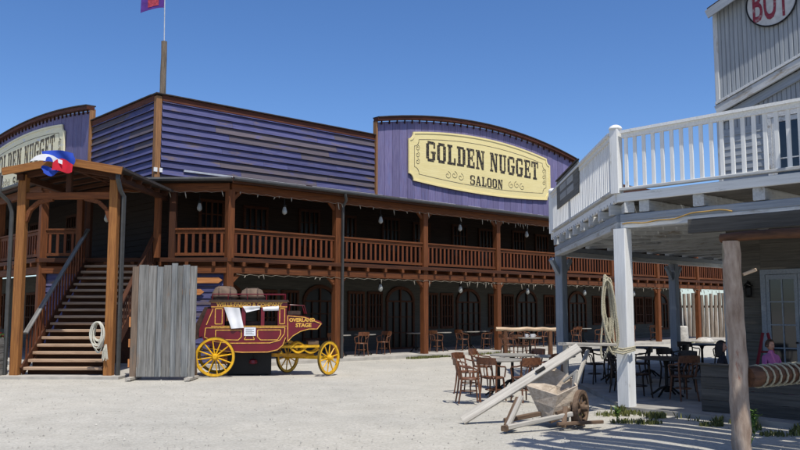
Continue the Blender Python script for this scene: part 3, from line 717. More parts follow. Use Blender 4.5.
# beams on the columns: two timbers one above the other
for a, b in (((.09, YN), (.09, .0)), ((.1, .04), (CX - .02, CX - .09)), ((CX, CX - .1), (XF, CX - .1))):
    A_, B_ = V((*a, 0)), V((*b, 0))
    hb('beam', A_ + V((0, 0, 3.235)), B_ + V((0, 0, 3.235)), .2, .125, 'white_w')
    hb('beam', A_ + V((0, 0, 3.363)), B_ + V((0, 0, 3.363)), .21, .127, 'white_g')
MB().tube([V((-.035, -.05 - i * .1, 3.25 + .1 * math.exp(-((i - 16) / 5) ** 2) + .012 * math.sin(i * 1.1))) for i in range(21)], .012, 5).build('cable', 'cable', hou, True)
# joists across the beams
for i in range(7):
    y = -.5 - i * 1.0 + .02
    if y < YN: break
    hb('joist', (-.02, y, 3.54), (4.8, y, 3.54), .19, .2, 'white_w')
for i in range(8):
    s_ = .35 + i * .98; p = V((s_ * c45, s_ * c45, 3.54)); n_ = V((-c45, c45, 0))
    hb('joist', p + n_ * .12, p - n_ * (1.2 if i < 2 else 2.6), .17, .19, 'white_w')
hb('rim_joist', (-.03, -.2, 3.54), (.9, .6, 3.54), .17, .19, 'white_w')
for i in range(9): hb('joist', (CX + .5 + i * 1.1, CX + .1, 3.54), (CX + .5 + i * 1.1, CX - 4.5, 3.54), .16, .19, 'white_w')
# deck boards (their undersides are the porch ceiling)
x = .0
while x < XF - .2:
    hb('deck_board', (x + .1, YN if x < 4.7 else .45, 3.665), (x + .1, min(x + .14, CX + .1), 3.665), .192, .045, 'ceil_b'); x += .2
# rim boards
for a, b in (((-.055, YN), (-.055, .02)), ((-.03, .06), (CX - .02, CX + .06)), ((CX, CX + .14), (XF, CX + .14))):
    hb('rim_board', V((*a, 3.72)), V((*b, 3.72)), .05, .16, 'white')
    hb('base_rail', V((*a, 3.865)), V((*b, 3.865)), .12, .05, 'white_w')
# balcony railings
def balcony(a, b, dens=.172, n_=(1, 0, 0), post_end=True, sub='white'):
    a = V((*a, 0)); b = V((*b, 0)); d_ = (b - a).normalized(); L_ = (b - a).length
    mb = MB(); mb.beam(a + V((0, 0, 4.895)), b + V((0, 0, 4.895)), .16, .05); mb.beam(a + V((0, 0, 4.83)), b + V((0, 0, 4.83)), .07, .085)
    r_ = mb.build('balcony_railing', sub, hou)
    n = int(L_ / dens)
    for i in range(n):
        q = a + d_ * (L_ * (i + .6) / n)
        board('baluster', q + V((0, 0, 3.89)), q + V((0, 0, 4.79)), .068, .03, sub, r_, (d_.y, -d_.x, 0))
    return r_
balcony((-.04, YN), (-.04, -.1)); balcony((-.02, .12), (CX - .06, CX + .04)); balcony((CX + .1, CX + .1), (XF, CX + .1))
for x, y in ((-.05, .03), (CX, CX + .08)):
    nw = hb('newel', (x, y, 3.8), (x, y, 4.96), .17, .17, 'white', (1, 0, 0))
    MB().lathe([(.1, 4.955), (.12, 4.98), (.1, 5.02), (.05, 5.045), (.01, 5.05)], 12, (x, y, 0)).build('newel_cap', 'white', hou, True)
hb('mid_post', (CX * .62 - .06, CX * .62 + .02, 3.8), (CX * .62 - .06, CX * .62 + .02, 4.86), .12, .12, 'white_w', (1, 1, 0))
# walls
HXW, HYW = 4.85, .4
def gz(y): return 8.47 + (HYW - y) * .4 if y > -3.4 else 8.47 + (HYW + 3.4) * .4 - (-3.4 - y) * .4
y = HYW; rd = random.Random(11); i = 0
while y > -6.6:
    w = .098
    mb = MB(); z0, za, zb = 5.2, gz(y), gz(y - w); t_ = .022 + rd.uniform(-.004, .004)
    mb.add([(0, -w + .001, 0), (0, -.001, 0), (za - z0, -.001, 0), (zb - z0, -w + .001, 0), (0, -w + .02, t_), (0, -.012, t_), (za - z0, -.012, t_), (zb - z0, -w + .02, t_)],
           [(0, 3, 2, 1), (4, 5, 6, 7), (0, 1, 5, 4), (1, 2, 6, 5), (2, 3, 7, 6), (3, 0, 4, 7)])
    o = mb.build('cladding_board', 'house_s', hou)
    o.matrix_basis = Matrix(((0, 0, -1, HXW - .02), (0, 1, 0, y), (1, 0, 0, z0), (0, 0, 0, 1)))
    y -= w; i += 1
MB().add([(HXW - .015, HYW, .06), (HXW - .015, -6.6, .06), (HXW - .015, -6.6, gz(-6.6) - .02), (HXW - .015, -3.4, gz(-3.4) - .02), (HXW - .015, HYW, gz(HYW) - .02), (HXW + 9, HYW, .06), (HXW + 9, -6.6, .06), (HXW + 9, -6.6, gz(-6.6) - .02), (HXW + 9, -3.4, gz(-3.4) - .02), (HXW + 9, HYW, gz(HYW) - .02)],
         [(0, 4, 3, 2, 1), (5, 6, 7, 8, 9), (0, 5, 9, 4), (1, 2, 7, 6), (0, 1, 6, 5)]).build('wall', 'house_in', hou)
for sg, y1 in ((1, HYW + .08), (-1, -3.4 - 3.8)):
    z_ = gz(-3.4); p = [(HXW - .3, -3.4, z_), (HXW - .3, y1, z_ - .4 * abs(y1 + 3.4)), (HXW + 9.3, y1, z_ - .4 * abs(y1 + 3.4)), (HXW + 9.3, -3.4, z_)]
    MB().add([V(q) for q in p] + [V(q) + V((0, 0, .1)) for q in p], [(0, 1, 2, 3), (7, 6, 5, 4)] + [(i, (i + 1) % 4, (i + 1) % 4 + 4, i + 4) for i in range(4)]).build('roof', 'shingle', hou)
    hb('rake_board', V(p[0]) + V((-.02, 0, -.06)), V(p[1]) + V((-.02, 0, -.06)), .04, .2, 'white_g')
hb('corner_board', (HXW - .03, HYW + .02, .06), (HXW - .03, HYW + .02, 8.47), .1, .1, 'white_w', (1, 0, 0))
# lap boards on the first floor wall beside the balcony door, and on the porch wall
z = 3.72
while z < 5.6:
    hb('wall_board', (HXW - .05, HYW, z + .08), (HXW - .05, -.62, z + .08), .025, .165, 'house_s', (.12, 0, 1)); hb('wall_board', (HXW - .05, -2.3, z + .08), (HXW - .05, -6, z + .08), .025, .165, 'house_s', (.12, 0, 1)); z += .155
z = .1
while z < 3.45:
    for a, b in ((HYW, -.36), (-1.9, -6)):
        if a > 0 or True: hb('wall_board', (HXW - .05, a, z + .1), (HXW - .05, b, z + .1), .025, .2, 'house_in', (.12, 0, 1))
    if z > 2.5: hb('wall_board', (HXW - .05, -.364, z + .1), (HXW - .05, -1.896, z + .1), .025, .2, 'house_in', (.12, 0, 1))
    z += .19
# pediment over the balcony door
def ped(y): return 6.18 + (HYW - .02 - y) * .37
yA = -2.5
for sg in (1, -1):
    p0 = V((HXW - .2, yA, ped(yA))); p1 = V((HXW - .2, yA + sg * (HYW - yA), ped(HYW)))
    hb('pediment_rake', p0, p1, .06, .2, 'white_w')
    hb('pediment_rake', p0 + V((.12, 0, -.2)), p1 + V((.12, 0, -.2)), .05, .2, 'white_g')
    q = [p0 + V((-.05, 0, .12)), p1 + V((-.05, 0, .12)), p1 + V((.5, 0, .12)), p0 + V((.5, 0, .12))]
    MB().add(q + [p + V((0, 0, .06)) for p in q], [(0, 1, 2, 3), (7, 6, 5, 4)] + [(i, (i + 1) % 4, (i + 1) % 4 + 4, i + 4) for i in range(4)]).build('pediment_roof', 'white_w', hou)
# glazed doors
def glazed(yc, z0, w, h, leafs, name, cols_, rows_, pm='white_w', glass='glass'):
    f = MB(); xo = HXW - .08
    def bar(y0, za, y1, zb, t, dd=0): f.beam((xo - dd, y0, za), (xo - dd, y1, zb), t, .06, (1, 0, 0))
    bar(yc - w / 2, z0, yc - w / 2, z0 + h, .1, .012); bar(yc + w / 2, z0, yc + w / 2, z0 + h, .1, .012); bar(yc - w / 2 - .05, z0 + h + .05, yc + w / 2 + .05, z0 + h + .05, .1, .015)
    dr = f.build(name + '_frame', pm, hou)
    lw = (w - .1) / leafs
    for k in range(leafs):
        y0 = yc + w / 2 - .05 - k * lw; y1 = y0 - lw; f = MB()
        f.beam((xo, y0 - .04, z0), (xo, y0 - .04, z0 + h - .005), .07, .045, (1, 0, 0)); f.beam((xo, y1 + .04, z0), (xo, y1 + .04, z0 + h - .005), .07, .045, (1, 0, 0))
        f.beam((xo, y0 - .07, z0 + h - .06), (xo, y1 + .07, z0 + h - .06), .1, .044, (1, 0, 0)); f.beam((xo, y0 - .07, z0 + .2), (xo, y1 + .07, z0 + .2), .4, .044, (1, 0, 0))
        for i in range(1, cols_): yy = y0 + (y1 - y0) * i / cols_; f.beam((xo, yy, z0 + .4), (xo, yy, z0 + h - .1), .025, .03, (1, 0, 0))
        for i in range(1, rows_): zz = z0 + .4 + (h - .5) * i / rows_; f.beam((xo, y0 - .07, zz), (xo, y1 + .07, zz), .025, .031, (1, 0, 0))
        lf = f.build(name + '_leaf', pm, hou); g = MB(); g.box(xo + .005, xo + .009, y1 + .06, y0 - .06, z0 + .38, z0 + h - .08); g.build('pane', glass, lf)
        MB().tube([(xo - .03, y0 - .05 if k else y1 + .05, z0 + 1.0), (xo - .09, y0 - .05 if k else y1 + .05, z0 + 1.0)], .02, 6).build('handle', 'iron', lf)
glazed(-1.13, .06, 1.42, 2.42, 2, 'porch_door', 2, 4, 'white_g')
glazed(-1.45, 3.72, 1.5, 2.1, 2, 'balcony_door', 1, 2)
# wall lantern and the plank frame end
t = thing('wall_lantern', HL(HXW - .15, -.12, 2.0), TH, 'small black lantern on the porch wall beside the glazed door', 'lantern')
MB().lathe([(.05, 0), (.07, .05), (.075, .2), (.05, .24)], 6).build('body', 'iron', t); MB().lathe([(.1, .24), (.03, .32), (.012, .36)], 6).build('cap', 'iron', t); MB().beam((.0, 0, .3), (.15, 0, .34), .02, .02).build('arm', 'iron', t)
# round sign
t = thing('round_sign', HL(HXW - .075, -.87, 8.36), TH - math.pi / 2, 'round pale sign with red lettering and dark rim high on the boarded wall', 'sign')
dm = MB(); dm.lathe([(.53, 0), (.53, .03)], 40); o = dm.build('disc', 'disc', t); o.rotation_euler = (R(90), 0, 0)
rm = MB(); rm.tube([(.535 * math.cos(k * math.pi / 24), -.03, .535 * math.sin(k * math.pi / 24)) for k in range(48)], .018, 6, True); rm.build('rim', 'iron', t, True)
def text(txt, size, mat, parent, loc, rot, name='lettering', ext=.004, align='CENTER', sx=1, bold=0, sy=1):
    cu = bpy.data.curves.new('txt', 'FONT'); cu.body = txt; cu.size = size; cu.extrude = ext; cu.align_x = align; cu.resolution_u = 3; cu.offset = bold
    tmp = bpy.data.objects.new('txt', cu); COL.objects.link(tmp)
    bpy.context.view_layer.update(); me = bpy.data.meshes.new_from_object(tmp.evaluated_get(bpy.context.evaluated_depsgraph_get()))
    bpy.data.objects.remove(tmp); me.materials.clear(); me.materials.append(M[mat])
    o = bpy.data.objects.new(name, me); link(o, parent); o.location = loc; o.rotation_euler = rot; o.scale = (sx, sy, 1); return o
text('BUT', .78, 'red_pl', t, (-.02, -.036, -.37), (R(90), 0, 0), sx=.56, sy=1.45, bold=.008)
# sign hung on the balcony rail
s0_, s1_ = 3.35, 6.45
t = thing('balcony_sign', HL((s0_ + s1_) / 2 * c45 - .11 * c45, (s0_ + s1_) / 2 * c45 + .11 * c45, 4.66), TH - R(135) + math.pi * 0, 'faded grey board sign with pale lettering hung outside the white balcony rail', 'sign')
# local x runs along the rail, -y outwards
bw = (s1_ - s0_) / 2
for k in range(3): board('sign_plank', (-bw, -.02, -.24 + k * .235), (bw, -.02, -.24 + k * .235), .03, .232, 'sign_g', t)
rd = random.Random(2)
for blk in (-1, 1):
    for row in range(2):
        mb = MB(); x = -.62 * bw if blk < 0 else .05 * bw
        x1 = x + .55 * bw
        while x < x1:
            w = rd.uniform(.05, .14); mb.box(x, x + w * .7, -.042, -.034, .02 - row * .22, .17 - row * .22); x += w
        mb.build('lettering', 'sign_l', t)
MB().box(-bw - .02, bw + .02, -.06, -.0, .36, .4).build('top_trim', 'iron', t)

# ------------------------------------------------------------------ low board wall, log frame
low = thing('low_board_wall', HL(.36, 0, 0), TH, 'low wall of weathered grey boards closing the porch under the balcony', 'low wall')
y0_ = -1.22
for k in range(4):
    z = .06 + k * .19
    for a, b in ((y0_, -3.1 - .3 * (k % 2)), (-3.106 - .3 * (k % 2), -5.1)):
        board('board', (0, a, z + .095), (0, b, z + .095), .03, .184, 'board_ln', low)
board('cap_board', (.02, y0_ + .03, .835), (.02, -5.12, .835), .14, .03, 'board_ln', low)
for k in range(4): board('post', (.06, y0_ - .06 - k * 1.28, .0), (.06, y0_ - .06 - k * 1.28, .82), .08, .08, 'board_ln', low, (1, 0, 0))
LP = V((4.2, 10.25, 0))
lf = thing('log_frame', LP, TH, 'rustic frame of peeled logs with a plank on top beside the porch', 'log frame')
log('post', (0, 0, -.05), (-.02, 0.02, 2.6), .12, .1, 'bark', lf, 14, .012, 16, 8)
log('post', (0, -3.6, -.05), (0, -3.6, 2.55), .12, .1, 'bark', lf, 12, .02, 10, 9)
log('top_log', (0, .16, 2.64), (.02, -4.2, 2.66), .058, .075, 'bark_d', lf, 12, .02, 12, 12)
board('top_plank', (.3, .75, 2.86), (.3, -4.2, 2.86), .05, .2, 'board_ln', lf)  # darker board colour carries the plank's shadow side
log('hitching_log', (.08, -.03, .9), (3.9, -.5, .93), .13, .12, 'bark_d', lf, 14, .015, 10, 14)
board('knot_stub', (.05, -.08, 2.18), (.16, -.2, 2.24), .04, .04, 'log_l', lf)
rp = MB()
for k in range(9):
    cx = .32 + k * .155; rp.tube([(cx + .05 * a / 12, -.03 - .123 * cx + .138 * math.cos(a * math.pi / 6), .905 + .138 * math.sin(a * math.pi / 6)) for a in range(12)], .014, 6, True)
o = rp.build('rope_winding', 'rope', None, True); o.location = LP; o.rotation_euler = (0, 0, TH); tag(o, 'pale rope wound in turns round the hitching log', 'rope')

# slats added out of view to the right, to cast striped shade on the gravel
aw = thing('unseen_shade_awning', (6.4, 8.1, 0), TH, 'added awning of spaced slats, out of view, casting striped shade on the gravel', 'awning')
arnd = random.Random(21)
for k in range(17):
    x = -2.6 + k * .3 + arnd.uniform(-.05, .05)
    board('slat', (x, -1.5, 6.2 + .01 * (k % 2)), (x + arnd.uniform(-.08, .08), 2.55 + arnd.uniform(-.45, .3), 6.2 + .01 * (k % 2)), arnd.uniform(.2, .3), .03, 'grey_pl', aw)
for y in (-1.3, .4, 2.4): board('bearer', (-2.8, y, 6.12), (2.4, y, 6.12), .08, .12, 'grey_pl', aw)
for y in (-1.3, .4): board('post', (1.15, y, 0), (1.15, y, 6.1), .16, .16, 'grey_pl', aw, (1, 0, 0)); board('strut', (1.15, y, 4.6), (-.4, y, 6.06), .08, .08, 'grey_pl', aw)
board('head_beam', (1.15, -1.4, 6.02), (1.15, 2.6, 6.02), .1, .1, 'grey_pl', aw)

# ------------------------------------------------------------------ board panel by the stairs
pn = thing('plank_screen', (-5.93, 20.62, 0), R(-2), 'upright screen of weathered grey planks between the stairs and the stagecoach', 'screen')
xs = [-.83, -.66, -.41, -.2, -.03, .17, .33, .46, .64, .82]; tops = [2.84, 2.88, 2.86, 2.83, 2.87, 2.92, 2.86, 2.88, 2.85]
for i in range(9):
    w = xs[i + 1] - xs[i] - .008; cx = (xs[i] + xs[i + 1]) / 2
    board('plank', (cx, .004 * (i % 3), .07), (cx, .004 * (i % 3), tops[i] - .02), w, .03, ('plank_br', 'grey_pl', 'grey_pl', 'grey_md', 'grey_pl', 'grey_md', 'grey_pl', 'grey_md', 'grey_pl')[i], pn, (0, 1, 0))
for z in (.35, 1.5, 2.6): board('batten', (-.8, .045, z), (.8, .045, z), .05, .1, 'box_d', pn)
for x in (-.75, .72):
    board('foot', (x, -.32, .035), (x, .5, .035), .14, .07, 'grey_lt', pn); board('strut', (x, .48, .06), (x, .06, 1.5), .06, .06, 'box_d', pn)
for z, zz in ((.3, .5), (.8, 1.0), (1.3, 1.55)): board('edge_block', (-.86, .05, z), (-.86, .05, zz), .05, .07, 'arrow', pn, (0, 1, 0))
# arrow boards on the purple wall
for s_, z, label, L_ in ((.42, 2.63, 'longer orange arrow board nailed high on the purple wall', .78), (.98, 2.27, 'shorter pinkish arrow board on the purple wall below the longer one', .6)):
    q = ST(s_, .0); t = thing('arrow_sign', SL(q.x, q.y, z), TH - R(45), label, 'arrow sign')
    MB().slab_xz([(-L_, -.09), (.12, -.09), (.24, 0), (.12, .09), (-L_, .09)], -.04, -.01).build('board', 'arrow', t)

# ------------------------------------------------------------------ stagecoach
co = thing('stagecoach', (-4.91, 22.04, 0), R(10), 'maroon stagecoach with gold lettering and yellow spoked wheels', 'stagecoach')
def wheel(loc, r, rot, ns, mat_r='yellow'):
    rim = MB(); sg = 32
    def ringf(r0, r1, w, mb):
        vs = []; fs = []
        for k in range(sg):
            a = 2 * math.pi * k / sg; c, s = math.cos(a), math.sin(a)
            vs += [(r0 * c, -w, r0 * s), (r1 * c, -w, r1 * s), (r1 * c, w, r1 * s), (r0 * c, w, r0 * s)]
        for k in range(sg):
            l = (k + 1) % sg
            for q in range(4): fs.append((k * 4 + q, k * 4 + (q + 1) % 4, l * 4 + (q + 1) % 4, l * 4 + q))
        mb.add(vs, fs)
    ringf(r - .075, r - .012, .026, rim)
    o = rim.build('wheel', mat_r, co, True); o.location = loc; o.rotation_euler = (0, 0, rot)
    ty = MB(); ringf(r - .014, r, .03, ty); ty.build('tyre', 'tyre', o, True)
    hubm = MB().lathe([(.03, -.13), (.06, -.12), (.075, -.04), (.085, 0), (.075, .05), (.05, .12)], 14); h = hubm.build('hub', mat_r, o, True); h.rotation_euler = (R(90), 0, 0)
    for k in range(ns):
        a = 2 * math.pi * (k + .3) / ns
        s = MB().tube([(.06 * math.cos(a), 0, .06 * math.sin(a)), ((r - .06) * math.cos(a), 0, (r - .06) * math.sin(a))], [.022, .015], 6); s.build('spoke', mat_r, o, True)
RW, FW = .515, .45
wheel((0, -.66, RW), RW, 0, 12); wheel((0, .66, RW), RW, 0, 12)
SA = R(47)
fx, fy = 2.44, 0.0
for sg in (-1, 1): wheel((fx - math.sin(SA) * .72 * sg, fy + math.cos(SA) * .72 * sg, FW), FW, SA, 10, 'yellow')
# body
W_ = .56
def prof_side(poly, y0, y1, name, mat, parent=co): return MB().slab_xz(poly, y0, y1).build(name, mat, parent)
lower = [(-.34, 1.02), (-.26, .86), (-.02, .72), (.3, .63), (.7, .6), (1.35, .6), (1.62, .66), (1.76, .8), (1.83, 1.0), (1.83, 1.3), (-.3, 1.3)]
prof_side(lower, -W_, W_, 'body', 'maroon')
for y in (-W_, W_):
    s = 1 if y > 0 else -1
    a, b = (y - .04 * s, y)
    a, b = min(a, b), max(a, b)
    for poly in ([(-.3, 1.3), (.22, 1.3), (.22, 1.8), (-.12, 1.8)], [(.66, 1.3), (.76, 1.3), (.76, 1.8), (.66, 1.8)], [(1.16, 1.3), (1.25, 1.3), (1.25, 1.8), (1.16, 1.8)], [(1.6, 1.3), (1.83, 1.3), (1.83, 1.8), (1.6, 1.8)]):
        prof_side(poly, a, b, 'pillar', 'maroon')
    prof_side([(-.14, 1.8), (1.85, 1.8), (1.85, 1.93), (-.14, 1.93)], a - .005, b + .005, 'letter_board', 'maroon')
prof_side([(1.79, 1.3), (1.83, 1.3), (1.83, 1.8), (1.79, 1.8)], -W_ + .05, W_ - .05, 'front_panel', 'maroon'); prof_side([(-.3, 1.3), (-.26, 1.3), (-.08, 1.8), (-.12, 1.8)], -W_ + .05, W_ - .05, 'rear_panel', 'maroon')
prof_side([(-.2, 1.93), (1.9, 1.93), (1.86, 1.99), (-.16, 1.99)], -W_ - .05, W_ + .05, 'coach_roof', 'leather')
MB().box(.25, 1.55, -.3, .45, 1.3, 1.42).build('seat', 'leather', co)
prof_side([(-.34, 1.02), (-.3, 1.3), (-.12, 1.82), (-.3, 1.8), (-.62, 1.15), (-.52, .95)], -W_ + .05, W_ - .05, 'rear_boot', 'leather')
prof_side([(-.32, 1.05), (-.3, 1.28), (-.14, 1.76), (-.22, 1.76), (-.42, 1.22), (-.42, 1.02)], -W_ - .001, -W_ + .04, 'boot_side', 'maroon')
MB().box(-.8, -.52, -.5, .5, 1.0, 1.32).build('rear_trunk', 'leather', co)
boot = [(1.83, .86), (1.95, 1.02), (2.15, 1.15), (2.4, 1.2), (2.66, 1.2), (2.78, 1.36), (2.74, 1.42), (2.3, 1.56), (1.83, 1.6)]
prof_side(boot, -W_ + .01, W_ - .01, 'driver_boot', 'maroon')
MB().box(1.86, 2.2, -.5, .5, 1.6, 1.7).build('driver_seat', 'leather', co)
# gold lines on the near side
gl = MB()
def gline(pts, closed=True, r=.011):
    P_ = [V((x, -W_ - .004, z)) for x, z in pts]
    q = P_ + [P_[0]] if closed else P_
    for a, b in zip(q, q[1:]): gl.beam(a, b, r * 1.8, .012, (0, 1, 0))
gline([(-.24, 1.34), (-.08, 1.75), (-.1, 1.75)], False)
gline([(-.02, 1.36), (.16, 1.36), (.16, 1.76), (-.02, 1.76)]); gline([(1.65, 1.36), (1.78, 1.36), (1.78, 1.76), (1.65, 1.76)])
gline([(-.28, 1.02), (.0, .9), (.4, .86), (1.4, .86), (1.66, .93), (1.78, 1.1), (1.79, 1.26), (-.26, 1.26)])
gline([(.0, .96), (.58, .94), (.66, 1.02), (.66, 1.2), (0, 1.2)]); gline([(1.08, 1.02), (1.16, .94), (1.6, .94), (1.68, 1.08), (1.68, 1.2), (1.08, 1.2)])
gline([(.74, .95), (1.0, .95), (.96, 1.05), (1.0, 1.2), (.74, 1.2), (.78, 1.05)])
gline([(-.2, .74), (.3, .655), (.7, .625), (1.35, .625), (1.6, .68), (1.74, .8), (1.81, 1.0)], False); gline([(-.12, 1.3), (1.83, 1.3)], False)
gline([(-.13, 1.805), (1.84, 1.805)], False); gline([(-.13, 1.927), (1.84, 1.927)], False)
gline([(1.87, .9), (2.0, 1.04), (2.2, 1.16), (2.42, 1.22), (2.64, 1.22), (2.75, 1.36), (2.3, 1.53), (1.86, 1.57)])
gl.build('gold_lining', 'gold', co)
text('WELLS-FARGO & COMPANY', .118, 'gold', co, (.86, -W_ - .01, 1.828), (R(90), 0, 0), sx=1.14, bold=.006)
text('OVERLAND', .13, 'gold', co, (2.24, -W_ + .002, 1.415), (R(90), 0, 0), bold=.006); text('STAGE', .14, 'gold', co, (2.28, -W_ + .002, 1.275), (R(90), 0, 0), bold=.006)
# roof rail, driver rail
for y in (-.5, .5):
    rr = MB(); rr.tube([(-.1, y, 2.14), (1.8, y, 2.14)], .013, 6)
    for x in (-.1, .3, .8, 1.3, 1.8): rr.tube([(x, y, 1.98), (x, y, 2.14)], .011, 6)
    rr.build('roof_rail', 'maroon', co)
dr = MB(); dr.tube([(1.9, -.45, 1.68), (1.92, -.45, 1.86), (2.3, -.45, 1.84), (2.36, -.45, 1.62)], .014, 6); dr.tube([(1.9, .45, 1.68), (1.92, .45, 1.86), (2.3, .45, 1.84), (2.36, .45, 1.62)], .014, 6); dr.tube([(1.92, -.45, 1.86), (1.92, .45, 1.86)], .014, 6); dr.build('driver_rail', 'maroon', co, True)
# running gear
ug = MB(); ug.beam((0, -.62, RW), (0, .62, RW), .09, .1); ug.beam((-.1, 0, RW + .02), (2.6, 0, FW + .05), .08, .09); ug.build('rear_gear', 'yellow_d', co)
fg = MB(); ax = V((math.sin(SA) * .68, -math.cos(SA) * .68, 0)); c_ = V((fx, fy, FW))
fg.beam(c_ - ax, c_ + ax, .09, .09); fg.beam((1.5, -.32, .74), (2.72, -.42, .76), .06, .06); fg.beam((1.5, .32, .74), (2.7, .3, .76), .06, .06); fg.beam((1.7, -.45, .6), (1.7, .45, .6), .06, .08)
for y in (-.36, .33):
    fg.tube([(1.95 + .42 * t, y, .72 + .13 * math.sin(math.pi * t)) for t in [i / 8 for i in range(9)]], .028, 6); fg.tube([(1.95 + .42 * t, y, .72 - .13 * math.sin(math.pi * t)) for t in [i / 8 for i in range(9)]], .028, 6)
    fg.tube([(2.3 + .4 * t, y, .68 + .1 * math.sin(math.pi * t)) for t in [i / 8 for i in range(9)]], .025, 6); fg.tube([(2.3 + .4 * t, y, .68 - .1 * math.sin(math.pi * t)) for t in [i / 8 for i in range(9)]], .025, 6)
fg.build('front_gear', 'yellow', co, True)
MB().box(2.42, 2.7, -.4, .4, .8, .9).build('futchell_block', 'box_d', co)
for y in (-.45, .45): MB().beam((-.2, y, .72), (1.7, y, .62), .05, .04).build('thoroughbrace', 'leather', co)
MB().lathe([(.05, 0), (.11, .02), (.1, .1), (.04, .13)], 10, (.98, -.3, .3)).build('hanging_lamp_bowl', 'maroon', co, True); MB().tube([(.98, -.3, .43), (.98, -.3, .62)], .008, 4).build('hanger', 'iron', co)
# curtains, towels and the notice
def sheet(name, c4, mat, amp=.015, seed=0):
    p = [V(q) for q in c4]
    def f(a, b): q = (p[0] * (1 - a) + p[1] * a) * (1 - b) + (p[3] * (1 - a) + p[2] * a) * b; return q + V((0, -amp * math.sin(a * 9 + seed) - amp * math.cos(b * 5 + seed), 0))
    return cloth(name, f, 10, 6, mat, co, .006)
sheet('curtain', [(.4, -.6, 1.24), (.72, -.6, 1.26), (.6, -.6, 1.78), (.2, -.6, 1.8)], 'cloth_w')
sheet('curtain', [(.78, -.59, 1.66), (1.12, -.59, 1.74), (1.14, -.59, 1.83), (.68, -.59, 1.82)], 'cloth_w', .012, 2)
sheet('curtain', [(1.22, -.59, 1.7), (1.62, -.59, 1.71), (1.62, -.59, 1.83), (1.2, -.59, 1.8)], 'cloth_w', .012, 4)
MB().box(.73, 1.03, -.585, -.575, 1.05, 1.27).build('notice', 'paper', co)
nt = MB()
for k in range(5): nt.box(.77, .99 - .05 * (k % 2), -.588, -.5865, 1.09 + .033 * k, 1.1 + .033 * k)
nt.build('notice_print', 'grey_pl', co)
# luggage lying on the roof
def bundle(lx, L_, w, h, label, seed):
    rdq = random.Random(seed); p = V((-4.91, 22.04, 0)) + Matrix.Rotation(R(10), 3, 'Z') @ V((lx, -.12, 1.995)); t = thing('luggage_bundle', p, R(10), label, 'luggage')
    mb = MB(); vs = []; fs = []; nu, nv = 16, 7
    for j in range(nv + 1):
        a = (j / nv) * math.pi * .5
        for i in range(nu):
            b = 2 * math.pi * i / nu; se = lambda c, e_: math.copysign(abs(c) ** e_, c)
            rr = math.cos(a) ** .45; k = 1 + rdq.uniform(-.04, .04)
            vs.append((L_ / 2 * rr * se(math.cos(b), .55) * k, w / 2 * rr * se(math.sin(b), .55) * k, h * math.sin(a) ** .8 * (1 + rdq.uniform(-.03, .03))))
    for j in range(nv):
        for i in range(nu): fs.append((j * nu + i, j * nu + (i + 1) % nu, (j + 1) * nu + (i + 1) % nu, (j + 1) * nu + i))
    fs.append(tuple(range(nu))[::-1]); fs.append(tuple(nv * nu + i for i in range(nu))); mb.add(vs, fs); mb.build('bundle', 'canvas', t, True)
    st = MB()
    for x in (-.22 * L_, .22 * L_): st.tube([(x, -w / 2 * 1.03 * math.cos(a), max(.0, h * 1.02 * math.sin(a) ** .6)) for a in [math.pi * i / 12 for i in range(13)]], .018, 5)
    st.build('strap', 'leather', t, True)
    ed = MB(); ed.tube([(L_ / 2 * 1.02 * math.copysign(abs(math.cos(b)) ** .55, math.cos(b)), w / 2 * 1.02 * math.copysign(abs(math.sin(b)) ** .55, math.sin(b)), .07) for b in [2 * math.pi * i / 24 for i in range(24)]], .03, 6, True); ed.build('lower_roll', 'leather', t, True)
MB().box(.3, 1.46, -.1, .45, .02, .59).build('coach_shade_box', 'iron', co)  # added black box standing in for the dark shade under the coach
bundle(.2, .68, .62, .36, 'domed canvas luggage bundle on the rear of the stagecoach roof', 1)
bundle(.92, .64, .58, .31, 'domed canvas luggage bundle on the middle of the stagecoach roof', 2)

